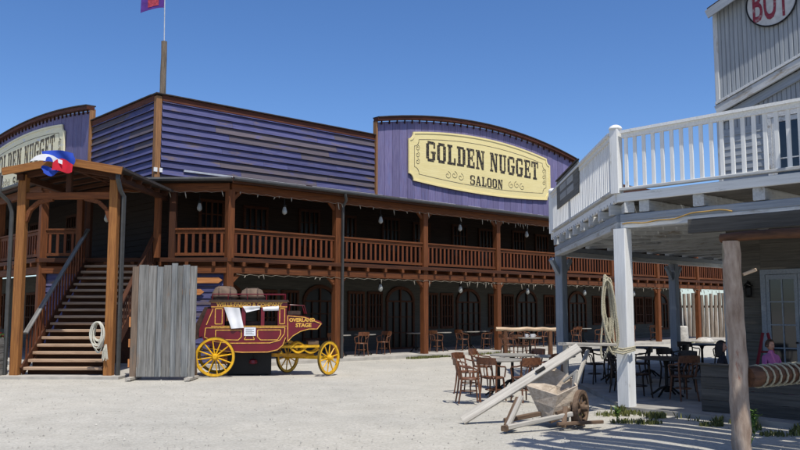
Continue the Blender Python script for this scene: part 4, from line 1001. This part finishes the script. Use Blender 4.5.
# ------------------------------------------------------------------ chairs and tables
def make_chair(mat):
    t = thing('bentwood_chair', (0, 0, 0))
    MB().lathe([(.17, .425), (.205, .435), (.21, .45), (.2, .462), (.12, .456)], 16).build('seat', mat, t, True)
    for sx, sy in ((1, 1), (1, -1)): MB().tube([(.15 * sx, .14 * sy, .44), (.17 * sx, .16 * sy, .2), (.19 * sx, .175 * sy, 0)], [.02, .017, .014], 7).build('leg', mat, t, True)
    for sy in (1, -1): MB().tube([(-.23, .18 * sy, 0), (-.19, .165 * sy, .22), (-.165, .16 * sy, .45), (-.2, .185 * sy, .66), (-.235, .19 * sy, .78)], [.015, .017, .02, .017, .016], 7).build('leg', mat, t, True)
    st = MB(); st.tube([(.155 * math.cos(a), .145 * math.sin(a), .22) for a in [2 * math.pi * i / 16 for i in range(16)]], .01, 5, True); st.build('stretcher', mat, t, True)
    cr = MB(); pts = [V((-.245 - .045 * math.cos(a * 1.0), .235 * math.sin(a), 0)) for a in [R(-62 + 124 * i / 10) for i in range(11)]]
    n = len(pts)
    for dz0, dz1 in ((.7, .83),):
        vs = [p + V((0, 0, dz0)) for p in pts] + [p + V((-.012, 0, dz1 + .012 * (1 - abs(i - 5) / 5))) for i, p in enumerate(pts)] + [p + V((.022, 0, dz0)) for p in pts] + [p + V((.01, 0, dz1 + .012 * (1 - abs(i - 5) / 5))) for i, p in enumerate(pts)]
        fs = []
        for i in range(n - 1): fs += [(i, n + i, n + i + 1, i + 1), (2 * n + i, 2 * n + i + 1, 3 * n + i + 1, 3 * n + i), (n + i, 3 * n + i, 3 * n + i + 1, n + i + 1), (i, i + 1, 2 * n + i + 1, 2 * n + i)]
        fs += [(0, 2 * n, 3 * n, n), (n - 1, 2 * n - 1, 4 * n - 1, 3 * n - 1)]; cr.add(vs, fs)
    cr.build('crest_rail', mat, t, True)
    for sy in (1, -1):
        ar = MB(); ar.tube([(-.225, .19 * sy, .7), (-.1, .225 * sy, .665), (.05, .235 * sy, .655), (.12, .215 * sy, .62), (.13, .18 * sy, .45)], .015, 6); ar.build('arm', mat, t, True)
    hp = MB(); hp.tube([(-.17, .07, .45), (-.2, .085, .58), (-.255, .05, .71)], .011, 6); hp.tube([(-.17, -.07, .45), (-.2, -.085, .58), (-.255, -.05, .71)], .011, 6); hp.build('back_splat', mat, t, True)
    return t
protoB = make_chair('chair'); protoD = make_chair('chair_d'); used = {'chair': False, 'chair_d': False}
def chair(x, y, rz, label, group, mat='chair', z=0):
    p = protoB if mat == 'chair' else protoD
    o = copy_tree(p) if used[mat] else p; used[mat] = True
    o.location = (x, y, z); o.rotation_euler = (0, 0, R(rz)); tag(o, label, 'chair', group); return o
def make_table(r, mat):
    t = thing('pedestal_table', (0, 0, 0))
    MB().lathe([(r * .97, .715), (r, .72), (r, .742), (r * .97, .746)], 28).build('table_top', mat, t, True)
    MB().lathe([(.05, .08), (.06, .12), (.035, .2), (.032, .6), (.06, .68), (.14, .7), (.14, .714)], 12).build('pedestal', 'iron', t, True)
    for k in range(4):
        a = math.pi / 4 + k * math.pi / 2; c, s = math.cos(a), math.sin(a)
        MB().tube([(.03 * c, .03 * s, .18), (.14 * c, .14 * s, .15), (.26 * c, .26 * s, .06), (.34 * c, .34 * s, .015)], [.026, .024, .02, .018], 6).build('foot', 'iron', t, True)
    return t
TT = {}
def table(x, y, r, label, mat='ttop', group=None, z=0, rz=0):
    k = (r, mat)
    if k in TT: o = copy_tree(TT[k])
    else: o = make_table(r, mat); TT[k] = o
    o.location = (x, y, z); o.rotation_euler = (0, 0, R(rz)); tag(o, label, 'table', group); return o
GS = 'chairs round the sunny tables'
table(1.98, 16.62, .5, 'round grey table standing nearest the propped plank in the sun'); table(2.5, 18.4, .5, 'round grey table in the sun behind the one by the propped plank'); table(3.35, 17.9, .45, 'small round table in the sun close to the porch edge')
chair(1.3, 15.6, 5, 'brown bentwood chair with its side to the yard, outermost at the sunny table', GS)
chair(1.42, 17.3, -40, 'brown bentwood chair behind the outermost chair at the sunny table', GS)
chair(1.78, 15.85, 55, 'brown bentwood chair pushed in beside the outermost chair', GS)
chair(2.36, 15.78, 115, 'brown bentwood chair with its back to the propped plank', GS)
chair(2.95, 17.1, 150, 'brown bentwood chair between the two sunny tables', GS); chair(1.9, 18.9, -30, 'brown bentwood chair at the table behind, by the open gravel', GS); chair(3.0, 19.0, 215, 'brown bentwood chair on the far side of the sunny tables', GS)
# gallery seating
GG = 'chairs under the saloon gallery'; GT = 'tables under the saloon gallery'
for k, fr in ((1, .22), (1, .5), (2, .12), (2, .45), (2, .85), (3, .1), (3, .7), (4, .3), (4, .75), (5, .4), (6, .3)):
    q = SL(A0 + BAY * (k + fr), .95, 0); table(q.x, q.y, .4, 'round table in the shade of the lower gallery, ' + BAYS[k], 'ttop', GT, .09)
for k, fr, rz, yy in ((1, .1, 20, .5), (1, .36, -150, .45), (1, .68, 200, .8), (2, .3, 10, .6), (2, .68, 0, .7), (2, .98, 150, .55), (3, .28, 190, .5), (3, .55, 0, .5), (3, .9, 180, .6), (4, .15, 20, .5), (4, .5, 200, .6), (4, .92, 160, .5), (5, .2, 20, .6), (5, .6, 200, .6), (6, .1, 30, .5)):
    q = SL(A0 + BAY * (k + fr), yy, 0); chair(q.x, q.y, rz + 42, 'brown bentwood chair in the shade of the lower gallery, ' + BAYS[k], GG, 'chair', .09)
# chairs on the gravel in front of the gallery by the hitching log
for x, y, rz, lb in ((3.95, 30.2, 20, 'brown chair next to the gallery post, before the hitching log'), (4.3, 29.55, 60, 'brown chair on the yard side of the table with white cups'), (4.75, 30.4, 200, 'brown chair between the table with white cups and the hitching log')): chair(x, y, rz, lb, 'chairs before the hitching log')
table(4.6, 29.2, .42, 'round table with white cups on the gravel before the hitching log')
for i, (dx, dy) in enumerate(((-.12, 0), (.05, -.1), (.14, .08))):
    t = thing('white_cup', (4.6 + dx, 29.2 + dy, .747), 0, 'white cup on the round table before the hitching log', 'cup', 'cups before the hitching log')
    MB().lathe([(.04, 0), (.055, .05), (.06, .12), (.05, .12), (.045, .03)], 10).build('cup_body', 'cloth_w', t, True); MB().tube([(.055, 0, .03), (.1, 0, .06), (.058, 0, .1)], .01, 5).build('handle', 'cloth_w', t, True)
hr = thing('hitching_rail', (3.7, 30.9, 0), R(8), 'pale sunlit hitching log on posts in front of the saloon gallery', 'hitching rail')
log('rail', (-.1, 0, 1.0), (2.3, 0, .99), .075, .07, 'log_l', hr, 10, .02, 8, 3)
for x in (.25, 2.0): log('post', (x, .02, -.05), (x, .02, .93), .1, .09, 'bark_d', hr, 8, .01, 4, 5)
# porch seating: dark silhouettes
PGc = 'dark chairs under the white balcony'
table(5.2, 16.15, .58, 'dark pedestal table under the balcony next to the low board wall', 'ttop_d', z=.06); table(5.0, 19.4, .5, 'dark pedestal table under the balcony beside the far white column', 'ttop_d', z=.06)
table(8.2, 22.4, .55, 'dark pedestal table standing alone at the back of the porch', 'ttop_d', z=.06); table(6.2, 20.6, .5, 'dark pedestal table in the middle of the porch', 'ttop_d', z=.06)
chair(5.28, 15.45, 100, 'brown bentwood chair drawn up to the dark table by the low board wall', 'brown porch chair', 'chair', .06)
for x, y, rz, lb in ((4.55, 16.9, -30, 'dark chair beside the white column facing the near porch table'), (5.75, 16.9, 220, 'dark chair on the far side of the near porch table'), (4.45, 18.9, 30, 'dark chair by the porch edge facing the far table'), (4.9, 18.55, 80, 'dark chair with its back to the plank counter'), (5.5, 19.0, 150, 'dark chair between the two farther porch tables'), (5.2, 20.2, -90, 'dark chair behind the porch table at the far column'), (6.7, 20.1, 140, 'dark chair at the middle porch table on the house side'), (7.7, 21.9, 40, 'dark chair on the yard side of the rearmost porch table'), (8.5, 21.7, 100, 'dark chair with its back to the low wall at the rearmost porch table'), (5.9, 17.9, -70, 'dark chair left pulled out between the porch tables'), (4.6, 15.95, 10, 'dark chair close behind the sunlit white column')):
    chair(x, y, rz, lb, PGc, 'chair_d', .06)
# plank counter by the porch edge
pc = thing('plank_counter', (2.6, 13.08, 0), R(46), 'narrow bleached plank on a board leg, roped to the sunlit white column', 'counter')
board('top_plank', (-.05, 0, 1.2), (1.52, 0, 1.14), .16, .05, 'grey_lt', pc)
board('leg_board', (.04, 0, 0), (.04, 0, 1.17), .16, .05, 'grey_lt', pc, (1, -1, 0))

# ------------------------------------------------------------------ wheelbarrow cart with plank
wb = thing('wooden_wheelbarrow', (2.2, 12.55, 0), 0, 'old wooden wheelbarrow with a boxy open trough tipped on its side', 'wheelbarrow')
# trough: tapered box, tipped towards the yard
def trough():
    # rim corners and floor corners (local), five sided plan
    def up_(px, py, D):       # surveyed corner: bearing, drop below eye level, distance
        return V((D * px - 2.2, D - 12.55, 1.75 - D * py))
    rim = [up_(.1523, .0919, 12.85), up_(.19, .1035, 12.4), up_(.2144, .0919, 12.62), up_(.2071, .0815, 13.0), up_(.1858, .0693, 13.2)]
    flo = [up_(.1693, .1287, 12.7), up_(.1815, .1342, 12.45), up_(.2163, .1213, 12.62), up_(.2095, .1165, 12.88), up_(.19, .116, 13.0)]
    cen = sum(flo, V()) / 5
    n = 5
    for i in range(n):
        j = (i + 1) % n
        a, b, c, d = flo[i], flo[j], rim[j], rim[i]
        nrm = (b - a).cross(d - a).normalized()
        if nrm.dot((a + b + c + d) / 4 - (cen + V((0, 0, .25)))) < 0: nrm = -nrm
        for k in range(2):
            t0, t1 = k / 2 + .004, (k + 1) / 2 - .004
            q = [a.lerp(d, t0), b.lerp(c, t0), b.lerp(c, t1), a.lerp(d, t1)]
            mb = MB(); vs = [p - nrm * .025 for p in q] + q; mb.add(vs, [(3, 2, 1, 0), (4, 5, 6, 7), (0, 1, 5, 4), (1, 2, 6, 5), (2, 3, 7, 6), (3, 0, 4, 7)])
            mb.build('trough_board', 'box_w', wb)
    MB().add([p + V((0, 0, .01)) for p in flo] + [p - V((0, 0, .03)) for p in flo], [tuple(range(5)), tuple(range(5, 10))[::-1]] + [(i, (i + 1) % 5, (i + 1) % 5 + 5, i + 5) for i in range(5)]).build('trough_floor', 'box_d', wb)  # shade inside the open trough is put into this darker floor wood
trough()
def bwheel():
    r = .27; o = MB(); sg = 26
    vs = []; fs = []
    for k in range(sg):
        a = 2 * math.pi * k / sg; c, s = math.cos(a), math.sin(a)
        for rr, w in ((r - .06, -.035), (r, -.035), (r, .035), (r - .06, .035)): vs.append((rr * c, w, rr * s))
    for k in range(sg):
        l = (k + 1) % sg
        for q in range(4): fs.append((k * 4 + q, k * 4 + (q + 1) % 4, l * 4 + (q + 1) % 4, l * 4 + q))
    o.add(vs, fs); w = o.build('wheel', 'box_d', wb, True); w.location = (.53, .0, .265); w.rotation_euler = (0, R(-6), R(58))
    h = MB().lathe([(.04, -.12), (.06, -.05), (.06, .05), (.04, .12)], 10).build('hub', 'box_d', w, True); h.rotation_euler = (R(90), 0, 0)
    for k in range(6):
        a = math.pi * k / 3 + .3; MB().beam((.05 * math.cos(a), 0, .05 * math.sin(a)), ((r - .05) * math.cos(a), 0, (r - .05) * math.sin(a)), .035, .03).build('spoke', 'box_d', w)
bwheel()
def wbb(name, p, q, w, t, m='grey_lt', up=(0, 0, 1)): return board(name, p, q, w, t, m, wb, up)
wbb('shaft', (-.66, -.6, .06), (.35, -.2, .2), .07, .07); wbb('shaft', (-.62, .05, .07), (.55, .28, .26), .07, .07, 'box_d')
wbb('leg', (-.66, -.52, .02), (-.38, -.1, .44), .07, .06); wbb('leg', (-.62, -.1, .02), (-.4, .15, .4), .06, .05, 'box_d')
wbb('cross_bar', (-.72, -.66, .05), (-.5, -.3, .05), .09, .08, 'box_d')
wbb('handle', (.46, .3, .42), (.95, 1.3, 1.05), .06, .06); wbb('upright', (.44, .2, .3), (.52, .24, .78), .07, .05); wbb('upright', (.34, .6, .45), (.42, .72, .86), .06, .05, 'box_d')
wbb('axle_block', (.4, -.1, .05), (.42, .02, .34), .08, .06, 'box_d'); wbb('axle_block', (.2, -.34, .03), (.26, -.2, .3), .07, .06, 'box_d'); wbb('cross_bar', (.1, -.4, .08), (.85, -.02, .06), .05, .05, 'box_d')
wbb('stay', (.1, -.3, .22), (.55, .05, .28), .05, .05, 'box_d'); wbb('rail', (.36, .42, .62), (.56, .3, .8), .05, .04)
pk = thing('leaning_plank', (.96, 12.86, 0), 0, 'long bleached plank propped from the gravel up onto the wheelbarrow', 'plank')
board('plank', (0, 0, .04), (1.86, .12, 1.15), .165, .05, 'grey_lt', pk, (-.3, -.75, .6))
board('cleat', (1.16, .04, .765), (1.3, .05, .845), .05, .03, 'iron', pk, (-.3, -.75, .6))

# ------------------------------------------------------------------ ropes
def coil(name, loc, rz, label, mat, loops, drop=0):
    rd_ = random.Random(name + label); mb = MB()
    for i in range(loops):
        w = .15 + rd_.uniform(-.05, .06); h = .34 + rd_.uniform(-.12, .08); ph = rd_.uniform(-.15, .15); oy = -.02 - .02 * i
        mb.tube([(w * math.cos(a) + .04 * ph, oy + .012 * math.sin(3 * a), -h + h * math.sin(a) + ph * w * math.cos(a)) for a in [2 * math.pi * k / 22 for k in range(22)]], .017, 6, True)
    o = mb.build(name, mat, None, True); o.location = loc; o.rotation_euler = (0, 0, rz); return tag(o, label, 'rope')
pr = STW(SC - 1.02, 4.02); 
coil('rope_coil', (pr.x + .0, pr.y - .02, 1.42), R(-2), 'pale coil of rope hung on the stair post', 'rope_w', 9)
ts = MB()
for k in range(14):
    a = random.uniform(-.07, .07); ts.tube([(a * .3, -.02, 0), (a, -.03 + random.uniform(-.03, .03), -.18), (a * 1.4, -.02, -.34 - random.uniform(0, .08))], .01, 4)
o = ts.build('rope_tassel', 'rope_w', None, True); p_ = STW(PS[0] + .02, 4.02); o.location = (p_.x, p_.y - .03, .85); tag(o, 'frayed rope tassel hanging low on the stair post', 'rope')
rp = MB(); rd = random.Random(4)
bx, by = 3.73, 14.38
for i in range(6):
    w = .05 + .014 * i; top = 2.35 - .02 * i; bot = 1.35 - rd.uniform(0, .5); lx = rd.uniform(-.04, .04)
    rp.tube([(bx - .1 + w * math.cos(a) + lx * math.sin(a) + .1 * max(0, -math.sin(a)) * math.sin(i * 1.7), by - .02 - .02 * i, (top + bot) / 2 + (top - bot) / 2 * math.sin(a)) for a in [2 * math.pi * k / 26 for k in range(26)]], .016, 6, True)
for i in range(3): rp.tube([(bx - .12 + .05 * i, by - .05, 1.6), (bx - .16 + .07 * i, by - .07, 1.2), (bx - .08 + .05 * i, by - .1, 1.02 + .03 * i), (bx + .12, by - .12, .98 + .04 * i), (bx + .3, by - .1, 1.03 + .03 * i), (bx + .36, by - .02, 1.04 + .03 * i)], .017, 6)
rp.tube([(bx + .1 + .18 * math.cos(a), by + .12 + .2 * math.sin(a), 1.04) for a in [2 * math.pi * k / 20 for k in range(20)]], .018, 6, True)
o = rp.build('hanging_rope', 'rope', None, True); tag(o, 'long looped rope hanging on the sunlit white column', 'rope')

# ------------------------------------------------------------------ far palisade, stone block, planter
fe = thing('palisade_fence', (14.6, 51.5, 0), R(-2), 'tall palisade of upright logs closing the far end of the street', 'fence')
rd = random.Random(9)
for k in range(52):
    x = k * .27; log('log', (x, rd.uniform(-.03, .03), -.05), (x + rd.uniform(-.03, .03), 0, 2.72 + rd.uniform(-.12, .14)), .125, .105, 'fence_l', fe, 7, .015, 3, 100 + k)
board('rail', (-.1, .17, 1.9), (14.2, .17, 1.9), .06, .14, 'bark_d', fe)
sbk = MB(); sbk.lathe([(.3, 0), (.33, .06), (.31, .5), (.3, .84), (.24, .9)], 14); o = sbk.build('stone_pedestal', 'stone', None, True); o.location = (14.6, 42.6, -.02); tag(o, 'pale round stone pedestal on the far gravel before the palisade', 'stone')
o = MB().lathe([(.45, 0), (.5, .1), (.3, .28), (.1, .32)], 12).build('boulder', 'stone', None, True); o.location = (15.9, 43, -.03); tag(o, 'low pale boulder lying next to the stone pedestal', 'boulder')
pb = thing('wooden_planter', (-10.55, 21.3, 0), R(0), 'grey boarded planter with red flowers left of the stair post', 'planter')
for k in range(5): board('board', (-.5, -.3, .12 + k * .2), (.28, -.3, .12 + k * .2), .03, .19, 'grey_pl', pb)
for k in range(5): board('board', (.28, -.28, .12 + k * .2), (.28, .3, .12 + k * .2), .03, .19, 'grey_pl', pb)
MB().box(-.5, .26, -.28, .3, 0, .98).build('soil_fill', 'leather', pb)
lfm = MB(); pt = MB(); rd = random.Random(6)
for k in range(260):
    c = V((rd.uniform(-.5, .3), rd.uniform(-.34, .3), .98 + abs(rd.gauss(0, .08)))); d = V((rd.uniform(-1, 1), rd.uniform(-1, 1), rd.uniform(0, 1))).normalized() * .05; e_ = d.cross(V((rd.random(), rd.random(), rd.random()))).normalized() * .025
    (pt if k % 3 == 0 and c.z > 1.0 else lfm).add([c - d, c + e_, c + d, c - e_], [(0, 1, 2, 3)])
tag(lfm.build('leaves', 'leaf', pb), kind='stuff'); tag(pt.build('petals', 'petal', pb), kind='stuff')

# ------------------------------------------------------------------ grass, weeds, pebbles
def blades(name, spots, n, h, label, mat='grass', seed=1, wd_=.012):
    rd_ = random.Random(seed); mb = MB()
    for (cx, cy, rx, ry, dens) in spots:
        for k in range(int(n * dens)):
            while True:
                a, b = rd_.uniform(-1, 1), rd_.uniform(-1, 1)
                if a * a + b * b < 1: break
            x, y = cx + rx * a, cy + ry * b; hh = h * rd_.uniform(.25, 1.1) * (1.5 - min(1, rx * 3.2)); an = rd_.uniform(0, 6.28); le = rd_.uniform(.1, .7) * hh
            w = wd_ * rd_.uniform(.6, 1.4); dx, dy = math.cos(an), math.sin(an)
            mb.add([(x - dy * w, y + dx * w, -.03), (x + dy * w, y - dx * w, -.03), (x + dy * w * .7 + dx * le * .4, y - dx * w * .7 + dy * le * .4, hh * .6), (x + dx * le, y + dy * le, hh), (x - dy * w * .7 + dx * le * .4, y + dx * w * .7 + dy * le * .4, hh * .6)], [(0, 1, 2, 3, 4)])
    o = mb.build(name, mat); return tag(o, label, 'grass', kind='stuff')
sp = []
for k in range(26):
    q = HL(-.12 + random.uniform(-.5, .1), -4.6 + k * .19 + random.uniform(-.3, .3)); r_ = random.uniform(.05, .2); sp.append((q.x, q.y, r_, r_ * .6, random.choice((.05, .1, .3, .6))))
for x, y, r_ in ((3.55, 13.95, .3), (3.9, 14.1, .25), (4.2, 13.9, .3), (3.55, 13.0, .26), (3.85, 12.85, .2), (4.7, 12.6, .2), (5.3, 11.7, .25), (3.0, 13.9, .12)): sp.append((x, y, r_, r_ * .5, .7))
blades('grass_tufts', sp, 120, .085, 'thin green grass along the foot of the porch', seed=2)
sp = []
for k in range(9): q = SL(A0 + BAY * 1.72 + k * .2, -.55 - .06 * (k % 3)); sp.append((q.x, q.y, .22, .14, .8))
for k in range(5): q = SL(A0 + BAY * 2.5 + k * .5, -.5); sp.append((q.x, q.y, .16, .08, .4))
for x, y in ((12.6, 42), (13.4, 42.6), (16, 43.6), (17.3, 44), (18.6, 44.6)): sp.append((x, y, .7, .4, 1.2))
blades('grass_patch', sp, 90, .085, 'sparse grass along the edge of the saloon pavement', seed=3, wd_=.014)
def weed(x, y, h, label, seed, n=9):
    rd_ = random.Random(seed); t = thing('weed_plant', (x, y, 0), 0, label, 'plant'); st = MB(); lv = MB()
    for k in range(n):
        an = rd_.uniform(0, 6.28); lean = rd_.uniform(.05, .35) * h; hh = h * rd_.uniform(.5, 1); top = V((lean * math.cos(an), lean * math.sin(an), hh)); st.tube([(0, 0, -.02), top * .5 + V((0, 0, .05)), top], [.007, .005, .003], 4)
        for j in range(14):
            u_ = rd_.uniform(.25, 1); c = top * u_ + V((0, 0, .05 * u_ * (1 - u_) * 4)); d = V((rd_.uniform(-1, 1), rd_.uniform(-1, 1), rd_.uniform(-.3, .6))).normalized(); w = d.cross(V((0, 0, 1))).normalized() * .013; s_ = rd_.uniform(.04, .09)
            lv.add([c, c + d * s_ * .5 + w, c + d * s_, c + d * s_ * .5 - w], [(0, 1, 2, 3)])
    st.build('stems', 'leaf', t); tag(lv.build('leaves', 'leaf', t), kind='stuff')
weed(4.5, 10.75, .42, 'leafy weed growing at the foot of the peeled log post', 1, 14); weed(5.35, 12.6, .26, 'small weed at the foot of the low board wall', 2); weed(3.42, 13.1, .2, 'small weed growing out of the gravel by the striped shade', 3)
pm = MB(); rd = random.Random(12)
for k in range(2600):
    D = 8.5 + 20 * rd.random() ** 1.6; X = D * rd.uniform(-.52, .52); r_ = rd.choice((.008, .011, .015, .022 if rd.random() < .2 else .012)); a = rd.uniform(0, 3)
    vs = [(X + r_ * math.cos(a + i * 1.571) * rd.uniform(.7, 1.3), D + r_ * math.sin(a + i * 1.571) * rd.uniform(.7, 1.3), -.012 + rd.uniform(-.003, .004)) for i in range(4)] + [(X, D, r_ * .35)]
    pm.add(vs, [(0, 1, 4), (1, 2, 4), (2, 3, 4), (3, 0, 4)])
tag(pm.build('pebbles', 'pebble'), 'loose pebbles scattered over the pale gravel yard', 'pebbles', kind='stuff')

# ------------------------------------------------------------------ people on a bench behind the low wall
bn = thing('porch_bench', (6.35, 14.55, .06), TH - R(90), 'wooden bench in the shade behind the low board wall', 'bench')
board('seat', (-1.2, 0, .42), (1.1, 0, .42), .36, .04, 'board_ln', bn)
for x in (-1.0, .9): board('leg', (x, 0, 0), (x, 0, .4), .3, .05, 'board_ln', bn, (1, 0, 0))
def person(loc, rz, k, top, hairm, label, longhair):
    t = thing('person', loc, rz, label, 'person'); t.scale = (k, k, k)
    J = {'pel': (0, 0, .52), 'sp': (0, -.01, .72), 'ch': (0, .0, .93), 'nk': (0, -.01, 1.08), 'hd': (0, -.02, 1.17),
         'ls': (-.17, 0, 1.0), 'le': (-.24, -.06, .75), 'lw': (-.17, -.28, .66), 'lh': (-.13, -.38, .65), 'rs': (.17, 0, 1.0), 're': (.24, -.06, .75), 'rw': (.17, -.28, .66), 'rh': (.13, -.38, .65),
         'lp': (-.09, 0, .5), 'lk': (-.11, -.42, .5), 'la': (-.11, -.42, .08), 'lf': (-.11, -.56, .04), 'rp': (.09, 0, .5), 'rk': (.11, -.42, .5), 'ra': (.11, -.42, .08), 'rf': (.11, -.56, .04)}
    rad = {'pel': .14, 'sp': .12, 'ch': .135, 'nk': .055, 'hd': .06, 'ls': .065, 'le': .045, 'lw': .032, 'lh': .03, 'rs': .065, 're': .045, 'rw': .032, 'rh': .03, 'lp': .1, 'lk': .065, 'la': .045, 'lf': .035, 'rp': .1, 'rk': .065, 'ra': .045, 'rf': .035}
    E_ = [('pel', 'sp'), ('sp', 'ch'), ('ch', 'nk'), ('nk', 'hd'), ('ch', 'ls'), ('ls', 'le'), ('le', 'lw'), ('lw', 'lh'), ('ch', 'rs'), ('rs', 're'), ('re', 'rw'), ('rw', 'rh'), ('pel', 'lp'), ('lp', 'lk'), ('lk', 'la'), ('la', 'lf'), ('pel', 'rp'), ('rp', 'rk'), ('rk', 'ra'), ('ra', 'rf')]
    ks = list(J); me = bpy.data.meshes.new('body'); me.from_pydata([J[q] for q in ks], [(ks.index(a), ks.index(b)) for a, b in E_], [])
    o = bpy.data.objects.new('body', me); link(o, t); me.materials.append(M[top])
    sk = o.modifiers.new('skin', 'SKIN'); sub = o.modifiers.new('sub', 'SUBSURF'); sub.levels = sub.render_levels = 2
    for i, q in enumerate(ks): me.skin_vertices[0].data[i].radius = (rad[q], rad[q]); me.skin_vertices[0].data[i].use_root = (q == 'pel')
    # head with brow, nose and chin shaped from a ball
    mb = MB(); nu, nv = 20, 14; vs = []; fs = []
    for j in range(nv + 1):
        a = math.pi * j / nv
        for i in range(nu):
            b = 2 * math.pi * i / nu; x = .075 * math.sin(a) * math.cos(b); y = .095 * math.sin(a) * math.sin(b); z = .118 * math.cos(a)
            if z < 0: x *= 1 - .35 * (-z / .118) ** 1.4; y = y * (1 - .15 * (-z / .118)) - .012 * (-z / .118)
            if y < -.07 and abs(x) < .016 and -.04 < z < .015: y -= .018 * (1 - abs(x) / .02)
            if y < -.05 and .01 < abs(x) < .045 and .0 < z < .03: y += .01
            vs.append((x, y, z + 1.255))
    for j in range(nv):
        for i in range(nu): fs.append((j * nu + i, (j + 1) * nu + i, (j + 1) * nu + (i + 1) % nu, j * nu + (i + 1) % nu))
    mb.add(vs, fs); hd = mb.build('head', 'skin', t, True)
    fc = MB()
    for sx in (-1, 1): fc.lathe([(.003, -.007), (.009, 0), (.003, .007)], 8, (sx * .028, -.083, 1.268))
    fc.build('eyes', 'hair', hd, True); MB().beam((-.022, -.092, 1.2), (.022, -.092, 1.2), .012, .009).build('mouth', 'redfab', hd)
    er = MB()
    for sx in (-1, 1): er.lathe([(.008, -.025), (.016, 0), (.008, .025)], 8, (sx * .077, .0, 1.25))
    er.build('ears', 'skin', hd, True)
    hr_ = MB(); vs = []; fs = []; rd_ = random.Random(label)
    for j in range(9):
        a = math.pi * .62 * j / 8
        for i in range(nu):
            b = 2 * math.pi * i / nu; back = math.sin(b) > -.35; k2 = 1.14 + rd_.uniform(-.04, .05); aa = a if back else min(a, math.pi * .3)
            x = .078 * k2 * math.sin(aa) * math.cos(b); y = .1 * k2 * math.sin(aa) * math.sin(b) + .006; z = .122 * 1.08 * math.cos(aa)
            if longhair and back and j > 5: z -= .09 * (j - 5) * .6; x *= 1.25; y = y * 1.1 + .01
            vs.append((x, y, z + 1.262))
    for j in range(8):
        for i in range(nu): fs.append((j * nu + i, (j + 1) * nu + i, (j + 1) * nu + (i + 1) % nu, j * nu + (i + 1) % nu))
    hr_.add(vs, fs); hr_.build('hair', hairm, t, True)
    return t
pA = HL(1.15, -1.7); pB = HL(1.35, -2.45)
person((5.75, 14.75, .0), R(58), .86, 'dark_c', 'hair', 'person with long dark hair seated behind the low board wall', True)
person((6.42, 14.3, .12), R(20), .8, 'pink', 'hair_b', 'small person in a pink top seated behind the hitching log', False)
rs = thing('folding_chair', (6.75, 15.2, .06), R(-20), 'red fabric folding chair frame leaning near the porch wall', 'chair')
MB().tube([(-.3, 0, 0), (-.04, .1, 1.25)], .03, 6).build('strut', 'redfab', rs, True); MB().tube([(.3, 0, 0), (.04, .1, 1.25)], .03, 6).build('strut', 'redfab', rs, True); MB().tube([(-.12, .08, .9), (.12, .08, .9)], .02, 6).build('cross_bar', 'redfab', rs, True)
cloth('sling', lambda a, b: (-.26 + .52 * a, .02 - .08 * math.sin(math.pi * a), .25 + .3 * b), 6, 5, 'redfab', rs)
